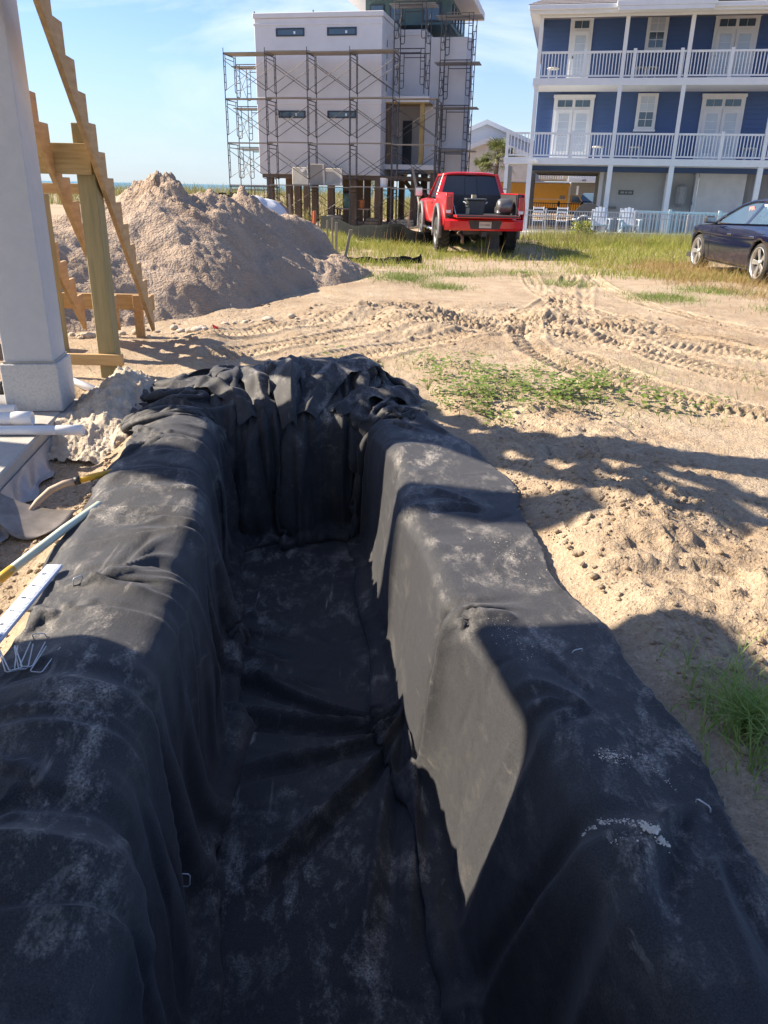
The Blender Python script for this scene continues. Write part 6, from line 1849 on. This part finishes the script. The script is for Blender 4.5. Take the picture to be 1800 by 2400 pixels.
for s in (0, 1):
    arc = [on_side(y, roof_z(y) - .015, s, .012) for y in np.linspace(.6, 3.58, 30)]
    MB().tube(arc, .032, 8).build('roof_rail', M_NAVY, SC, smooth=True)
    MB().tube([on_side(y, 1.0 + .0 * y, s, .006) for y in np.linspace(.7, 3.5, 8)], .014, 6).build('window_seal', M_DKPL, SC, smooth=True)
    for (ya, yb, nm) in ((2.22, 3.42, 'front_window'), (1.10, 2.10, 'rear_window')):
        rows = []
        for q in np.linspace(0, 1, 12):
            y = ya + (yb - ya) * q
            zt_ = max(1.012, roof_z(y) - .05)
            rows.append([on_side(y - .22 * (z_ - 1.0) * (1 if nm[0] == 'f' and q < .05 else 0), z_, s) for z_ in np.linspace(1.0, zt_, 6)])
        MB().grid(rows).build(nm, GLASSC, SC, smooth=True)
    MB().prism([on_side(2.10, 1.0, s, .01), on_side(2.22, 1.0, s, .01), on_side(2.10, 1.43, s, .01), on_side(1.98, 1.43, s, .01)], ((.03 if s == 0 else -.03), 0, 0)).build('door_pillar', M_NAVY, SC)
    MB().tube([(xsed(2.16, .98) - .004 if s == 0 else CW - xsed(2.16, .98) + .004, 2.10 + .10 * math.sin(q * 2.2) + .06 * q, .98 - .68 * q) for q in np.linspace(0, 1, 10)], .005, 5).build('door_gap', M_BLACKP, SC)
    MB().tube([(xsed(3.5, .9 - .55 * q) - .003 if s == 0 else CW - xsed(3.5, .9 - .55 * q) + .003, 3.50 + .03 * q, .94 - .66 * q) for q in np.linspace(0, 1, 8)], .004, 5).build('door_gap', M_BLACKP, SC)
    for y in (2.42, 1.32):
        x = xsed(y, .80)
        MB().b2((x - .03 if s == 0 else CW - x + .03), (x + .0 if s == 0 else CW - x), y, y + .20, .79, .83).build('door_handle', M_CHROME, SC, bevel=.012)
    mx0 = -.13 if s == 0 else CW + .13
    MB().box((mx0, 3.30, 1.06), (.22, .12, .145)).build('mirror', M_DKPL, SC, bevel=.045, seg=3)
    MB().box((mx0, 3.237, 1.06), (.17, .006, .10)).build('mirror_glass', M_CHROME, SC)
    MB().beam((mx0 * .4 + .05 if s == 0 else CW + .0, 3.32, .99), (mx0, 3.30, 1.02), .05, .03).build('mirror_stalk', M_DKPL, SC)
    MB().box((.33 if s == 0 else CW - .33, 4.90, .66), (.24, .10, .09), Matrix.Rotation(R(32 if s == 0 else -32), 3, 'Z')).build('headlamp', M_CHROME, SC, bevel=.03)
ws_ = [(.22, 3.58, .99), (CW - .22, 3.58, .99), (CW - .46, 2.74, 1.42), (.46, 2.74, 1.42)]
MB().prism(ws_, (0, .01, 0)).build('windscreen', GLASSC, SC)
MB().prism([(.25, .62, 1.06), (CW - .25, .62, 1.06), (CW - .48, 1.42, 1.42), (.48, 1.42, 1.42)], (0, -.01, 0)).build('back_window', GLASSC, SC)
for (x0, y0) in ((.30, 2.05), (1.08, 2.05)):
    MB().prism([(x0, y0, .55), (x0, y0 + .14, .55), (x0, y0 - .08, 1.18), (x0, y0 - .20, 1.18)], (.5, 0, 0)).build('seat', mat('car_seat', (0.05, 0.055, 0.065), rough=.8), SC, bevel=.04)
MB().b2(.25, CW - .25, 3.0, 3.35, .75, .95).build('dashboard', M_DKPL, SC, bevel=.05)
# clothing hung inside
vst = thing('safety_vest', (7.02, 14.50, 0.0), 'pink and orange work vest hanging inside the sedan window', 'vest', R(1.0))
MB().grid([[(.34 + .02 * math.sin(i * 2 + j), 2.36 + .035 * i - .05 * j * .5, 1.36 - .062 * j - .004 * i) for j in range(7)] for i in range(6)]).build('vest_cloth', mat('pink_vest', (0.75, 0.16, 0.18), (0.80, 0.25, 0.18), rough=.7), vst, smooth=True)
MB().grid([[(.335, 2.30 + .012 * i - .045 * j, 1.30 - .055 * j) for j in range(7)] for i in range(3)]).build('reflective_band', mat('orange_band', (0.85, 0.28, 0.05), rough=.5), vst)
wc = MB().grid([[(.33 + .02 * math.sin(i + j), 1.98 - .10 * i, 1.40 - .05 * j - .02 * i * (j > 3)) for j in range(7)] for i in range(7)]).build('shirt', mat('white_cloth', (0.72, 0.70, 0.66), rough=.8), None, smooth=True)
wc.location = (7.02, 14.5, 0); tag(wc, 'white shirt hanging in the rear window of the sedan', 'shirt')
# ================================================================ plants
vr_ = np.random.RandomState(23)
def zground(x, y):
    return terrain(x, y, False)
def blades(name, X, Y, H, Wd, lean, m, label, cat='grass', kind='stuff', seg=3, zf=None, z=None):
    """curved tapering grass blades as one mesh"""
    n = len(X)
    Z = (zf or zground)(X, Y) if z is None else z
    ang = vr_.rand(n) * 2 * np.pi
    la = vr_.rand(n) * 2 * np.pi
    ln = lean * (0.3 + vr_.rand(n)) * H
    V, F = [], []
    sx, sy = np.cos(ang), np.sin(ang)
    k = seg + 1
    for i in range(k):
        q = i / seg
        cx = X + np.cos(la) * ln * q ** 2
        cy = Y + np.sin(la) * ln * q ** 2
        cz = Z + H * (q - 0.25 * q ** 2 * np.minimum(1, ln / np.maximum(H, .01))) - 0.01
        w = Wd * (1 - q) ** 0.7 * 0.5 + 0.0006
        V.append(np.stack([cx - sx * w, cy - sy * w, cz], 1)); V.append(np.stack([cx + sx * w, cy + sy * w, cz], 1))
    V = np.stack(V, 1).reshape(-1, 3)
    base = np.arange(n) * 2 * k
    Fs = [np.stack([base + 2 * i, base + 2 * i + 1, base + 2 * i + 3, base + 2 * i + 2], 1) for i in range(seg)]
    o = link(name, np_mesh(name, V, np.concatenate(Fs), m, smooth=True))
    tag(o, label, cat, kind=kind)
    return o
def leaf_mat(name, c1, c2, scale=6.0):
    m = mat(name, c1, c2, rough=0.6, scale=scale, spec=0.3)
    b = m.node_tree.nodes['Principled BSDF']
    b.inputs['Subsurface Weight'].default_value = 0.0
    # light shining through thin leaves
    nt = m.node_tree
    tr = nt.nodes.new('ShaderNodeBsdfTranslucent')
    ms = nt.nodes.new('ShaderNodeMixShader'); ms.inputs['Fac'].default_value = 0.35
    out = [n for n in nt.nodes if n.type == 'OUTPUT_MATERIAL'][0]
    rp = [n for n in nt.nodes if n.type == 'VALTORGB'][0]
    nt.links.new(rp.outputs['Color'], tr.inputs['Color'])
    nt.links.new(b.outputs['BSDF'], ms.inputs[1]); nt.links.new(tr.outputs['BSDF'], ms.inputs[2])
    nt.links.new(ms.outputs['Shader'], out.inputs['Surface'])
    return m
M_GRASS = leaf_mat('green_grass', (0.21, 0.26, 0.04), (0.33, 0.33, 0.08), 1.5)
M_GRASS2 = leaf_mat('bright_weed', (0.13, 0.21, 0.04), (0.22, 0.28, 0.07), 3)
M_DRY = leaf_mat('dry_grass', (0.40, 0.29, 0.12), (0.30, 0.22, 0.09), 2)
M_DUNE = leaf_mat('dune_grass', (0.20, 0.21, 0.07), (0.29, 0.26, 0.11), 0.4)
def scatter(n, x0, x1, y0, y1, dens):
    X = x0 + (x1 - x0) * vr_.rand(n); Y = y0 + (y1 - y0) * vr_.rand(n)
    k = vr_.rand(n) < dens(X, Y)
    return X[k], Y[k]
# green belt behind the tracks, up to the pickup and the pool fence
def band(X, Y):
    d = sstep(15.6, 18.5, Y + 0.25 * X) * sstep(30.6, 29, Y)
    patch = sstep(-0.12, 0.16, fbm(X * .45, Y * .45, 3, 201))
    cl = (X > -2.6) & (mound_h(X, Y) < 0.02)
    wheelp = 1 - 0.8 * np.exp(-((X - 3.2 - (Y - 17) * .12) / 0.8) ** 2)
    return d * (0.06 + 0.80 * patch) * cl * wheelp
X, Y = scatter(90000, -3, 12, 15.5, 30.5, band)
H = (0.07 + 0.16 * vr_.rand(len(X)) ** 2) * (1 + 1.0 * sstep(23, 27, Y) * (X > 2.5) + 0.9 * np.exp(-((X + 1.0) / 1.3) ** 2 - ((Y - 21) / 3.5) ** 2))
blades('grass_belt', X, Y, H, 0.011, 0.6, M_GRASS, 'sunlit green grass growing round the stakes, pickup and pool fence')
X, Y = scatter(14000, 2.6, 11, 25.5, 30.3, lambda x, y: 0.9 * sstep(-.2, .2, fbm(x * .6, y * .6, 3, 204)))
blades('tall_grass', X, Y, 0.14 + 0.28 * vr_.rand(len(X)), 0.010, 0.45, M_DUNE, 'tall brownish grass along the foot of the pool fence')
# seed stalks
X, Y = scatter(420, -2.2, 9, 16.5, 27, lambda x, y: 0.6 * band(x, y) + .02)
blades('seed_stalks', X, Y, 0.35 + 0.35 * vr_.rand(len(X)), 0.009, 0.25, M_DRY, 'pale dry seed stalks standing out of the green grass')
# dry grass around the sedan
def drym(x, y):
    return sstep(5.0, 6.6, x + 0.2 * (y - 14)) * sstep(10.0, 12.5, y + .4 * (x - 6)) * sstep(21, 19, y) * (0.10 + 0.9 * sstep(-.22, .2, fbm(x * .8, y * .8, 3, 207)))
X, Y = scatter(60000, 4.0, 12, 9.5, 21, drym)
kk = ~((X > 7.1) & (X < 8.9) & (Y > 14.5) & (Y < 19.6))
X, Y = X[kk], Y[kk]
blades('dry_grass', X, Y, 0.06 + 0.17 * vr_.rand(len(X)) ** 1.5, 0.008, 0.8, M_DRY, 'straw coloured dry grass around the dark blue sedan')
X = np.concatenate([7.0 + vr_.normal(0, .12, 90), 6.9 + vr_.normal(0, .15, 60), 6.8 + vr_.normal(0, .3, 120)]); Y = np.concatenate([18.3 + vr_.normal(0, .2, 90), 17.2 + vr_.normal(0, .6, 60), 15.6 + vr_.normal(0, .8, 120)])
blades('dry_stalks', X, Y, 0.20 + 0.34 * vr_.rand(len(X)), 0.007, 0.7, M_DRY, 'longer dry stalks in front of the sedan wheels')
# scattered low green patches on the sand
PATCH = [(1.55, 6.2, .6, 240), (1.0, 6.75, .6, 200), (0.75, 6.0, .40, 140), (2.3, 5.9, .5, 150), (0.35, 7.3, .5, 140), (2.0, 7.0, .5, 250), (4.3, 12.6, .55, 1500), (3.2, 14.5, .6, 900), (0.9, 13.4, .45, 900), (0.2, 14.2, .5, 1200), (0.3, 14.9, .6, 900), (5.7, 11.4, .5, 500), (6.3, 9.3, .35, 300), (5.0, 8.5, .4, 260), (3.9, 6.8, .8, 260), (5.0, 6.0, .8, 420), (6.2, 5.6, .7, 420), (5.6, 13.9, .7, 1300), (3.6, 5.0, .6, 150), (4.7, 7.6, .9, 260), (-1.0, 5.95, .2, 40), (-2.7, 7.3, .7, 60), (1.3, 15.6, .6, 900), (2.6, 16.3, .8, 900)]
for i, (cx, cy, r, n) in enumerate(PATCH):
    pass
PX = np.concatenate([cx + vr_.normal(0, r * .55, n) for cx, cy, r, n in PATCH]); PY = np.concatenate([cy + vr_.normal(0, r * .55, n) for cx, cy, r, n in PATCH])
s__, t__ = to_st(PX, PY)
kk = ~((np.abs(s__) < 1.12) & (t__ < 4.8))
PX, PY = PX[kk], PY[kk]
blades('grass_patches', PX, PY, 0.03 + 0.09 * vr_.rand(len(PX)) ** 1.5, 0.006, 0.9, M_GRASS2, 'low green grass sprouting in patches on the bare sand')
# broad-leaved weeds near the trench end
wd = []
for (cx, cy, r, n) in ((0.75, 5.95, .30, 16), (0.45, 6.15, .25, 12), (1.35, 6.15, .30, 14), (1.55, 6.45, .25, 10), (0.9, 6.75, .4, 12), (0.4, 7.2, .4, 9), (2.1, 6.1, .35, 7), (1.15, 5.75, .15, 4)):
    for k in range(n):
        wd.append((cx + vr_.normal(0, r * .95), cy + vr_.normal(0, r * .8)))
def weed_mesh(seed):
    rr_ = random.Random(seed)
    m = MB()
    for k in range(16):
        a = rr_.uniform(0, 6.28); h = rr_.uniform(.015, .10); d = rr_.uniform(.01, .06)
        L = rr_.uniform(.022, .042); w = L * .45
        c = Vector((math.cos(a) * d, math.sin(a) * d, h)); dr_ = Vector((math.cos(a), math.sin(a), rr_.uniform(-.2, .6))).normalized()
        sd = Vector((-math.sin(a), math.cos(a), 0))
        m.add([c, c + dr_ * L * .5 + sd * w, c + dr_ * L + Vector((0, 0, -.006)), c + dr_ * L * .5 - sd * w], [(0, 1, 2), (0, 2, 3)])
        m.add([(0, 0, 0), (.002, 0, 0), c], [(0, 1, 2)])
    return m.mesh('broadleaf_weed', M_GRASS2, fix=False)
wms = [weed_mesh(k) for k in range(6)]
rr = random.Random(31)
for (x, y) in wd:
    s, t = to_st(np.array([x]), np.array([y]))
    if abs(s[0]) < 1.14 and t[0] < 4.85:
        continue
    o = link('broadleaf_weed', wms[rr.randrange(6)])
    o.location = (x, y, float(terrain(np.array([x]), np.array([y]))[0]) - .004)
    o.rotation_euler = (0, 0, rr.uniform(0, 6.28)); k = rr.uniform(.8, 1.9); o.scale = (k, k, k)
    tag(o, 'small broad-leaved green weed on the sand beside the far end of the liner', 'weed', 'weeds beside the trench')
# big grass clump beside the right bank
n = 420
a = vr_.rand(n) * 2 * np.pi; r = np.abs(vr_.normal(0, .11, n))
X, Y = 1.14 + np.cos(a) * r * .8, 1.98 + np.sin(a) * r * 1.5
gc = blades('grass_clump', X, Y, 0.06 + 0.17 * vr_.rand(n), 0.0045, 1.1, leaf_mat('fresh_grass', (0.20, 0.32, 0.08), (0.30, 0.38, 0.12), 9), 'clump of long green grass blades beside the right edge of the liner', 'grass clump', None, seg=5, zf=lambda x, y: terrain(x, y))
# dunes: sea oats and scrub
def dn(x, y):
    return sstep(60, 70, y + .22 * x) * sstep(104, 92, y + .22 * x) * 0.9
X, Y = scatter(26000, -40, 6, 58, 112, dn)
blades('dune_vegetation', X, Y, 0.5 + 0.9 * vr_.rand(len(X)), 0.06, 0.6, M_DUNE, 'green and tan dune grass along the beach in front of the sea', seg=2)
X, Y = scatter(9000, -16, 4, 45, 62, lambda x, y: 0.8 * sstep(-.1, .2, fbm(x * .3, y * .3, 3, 233)))
blades('lot_weeds', X, Y, 0.3 + 0.7 * vr_.rand(len(X)), 0.04, 0.6, M_DUNE, 'tall weeds behind the scaffolded building', seg=2)
# shrub by the pool fence
sb_ = thing('shrub', (6.75, 29.2, 0), 'bushy green shrub in the grass in front of the pool fence', 'shrub')
V, F = MB(), None
for k in range(520):
    a, b = rr.uniform(0, 6.28), rr.uniform(0, 1)
    rad = .52 * (1 - .35 * b) * rr.uniform(.45, 1)
    c = Vector((math.cos(a) * rad, math.sin(a) * rad * .8, .06 + .60 * b * (1 - .4 * rad)))
    d = Vector((rr.gauss(0, 1), rr.gauss(0, 1), rr.gauss(.3, .7))).normalized(); e = d.orthogonal().normalized()
    L = rr.uniform(.06, .12)
    V.add([c, c + d * L * .5 + e * .022, c + d * L, c + d * L * .5 - e * .022], [(0, 1, 2, 3)])
V.build('foliage', M_GRASS, sb_, fix=False)
for k in range(7):
    a = k * .9
    MB().tube([(0, 0, -.05), (.1 * math.cos(a), .1 * math.sin(a), .25), (.26 * math.cos(a), .26 * math.sin(a), .55)], [.014, .01, .005], 5).build('stem', M_PILEW, sb_)
# cabbage palm in the gap between the buildings
def palm(loc, lab, h, cr, nf):
    pt = thing('palm_tree', loc, lab, 'palm tree')
    MB().tube([(0, 0, -.3), (.03, 0, h * .4), (.08, 0, h)], [.17, .14, .15], 9).build('trunk', mat('palm_trunk', (0.20, 0.16, 0.12), (0.13, 0.10, 0.08), rough=.9, scale=6, stretch=(1, 1, 5), bump=.02, bscale=8), pt, smooth=True)
    for f in range(nf):
        a = rr.uniform(0, 6.28); el = rr.uniform(-.5, 1.35)
        d = Vector((math.cos(a) * math.cos(el), math.sin(a) * math.cos(el), math.sin(el)))
        L = cr * rr.uniform(.45, .6)
        hub = Vector((.08, 0, h)) + d * L + Vector((0, 0, -.12 * (1 - math.sin(el))))
        m = MB().tube([(.08, 0, h), Vector((.08, 0, h)) + d * L * .6 + Vector((0, 0, .03)), hub], [.02, .014, .01], 4)
        sd = d.cross(Vector((0, 0, 1))).normalized(); upv = sd.cross(d)
        for k in range(15):
            t = (k / 14 - .5) * 3.6
            dr_ = (d * math.cos(t) + sd * math.sin(t)).normalized()
            LL = cr * .52 * (.75 + .25 * math.cos(t)) * rr.uniform(.85, 1.1)
            tip = hub + dr_ * LL + Vector((0, 0, -.22 * cr * rr.uniform(.3, 1.0)))
            mid = hub + dr_ * LL * .55 + upv * .03
            wv = dr_.cross(upv).normalized() * .022 * cr
            m.add([hub, mid + wv, tip, mid - wv], [(0, 1, 2, 3)])
        m.build('frond', leaf_mat('palm_green', (0.10, 0.14, 0.05), (0.18, 0.19, 0.07), 2), pt, fix=False)
palm((6.85, 56.0, -0.3), 'cabbage palm in the gap beside the blue house', 3.75, 1.5, 34)
palm((5.95, 57.0, -0.3), 'smaller cabbage palm next to the taller one', 3.0, 1.1, 22)
palm((-1.2, 62.0, -0.3), 'palm seen under the raised white building', 1.9, 1.3, 20)
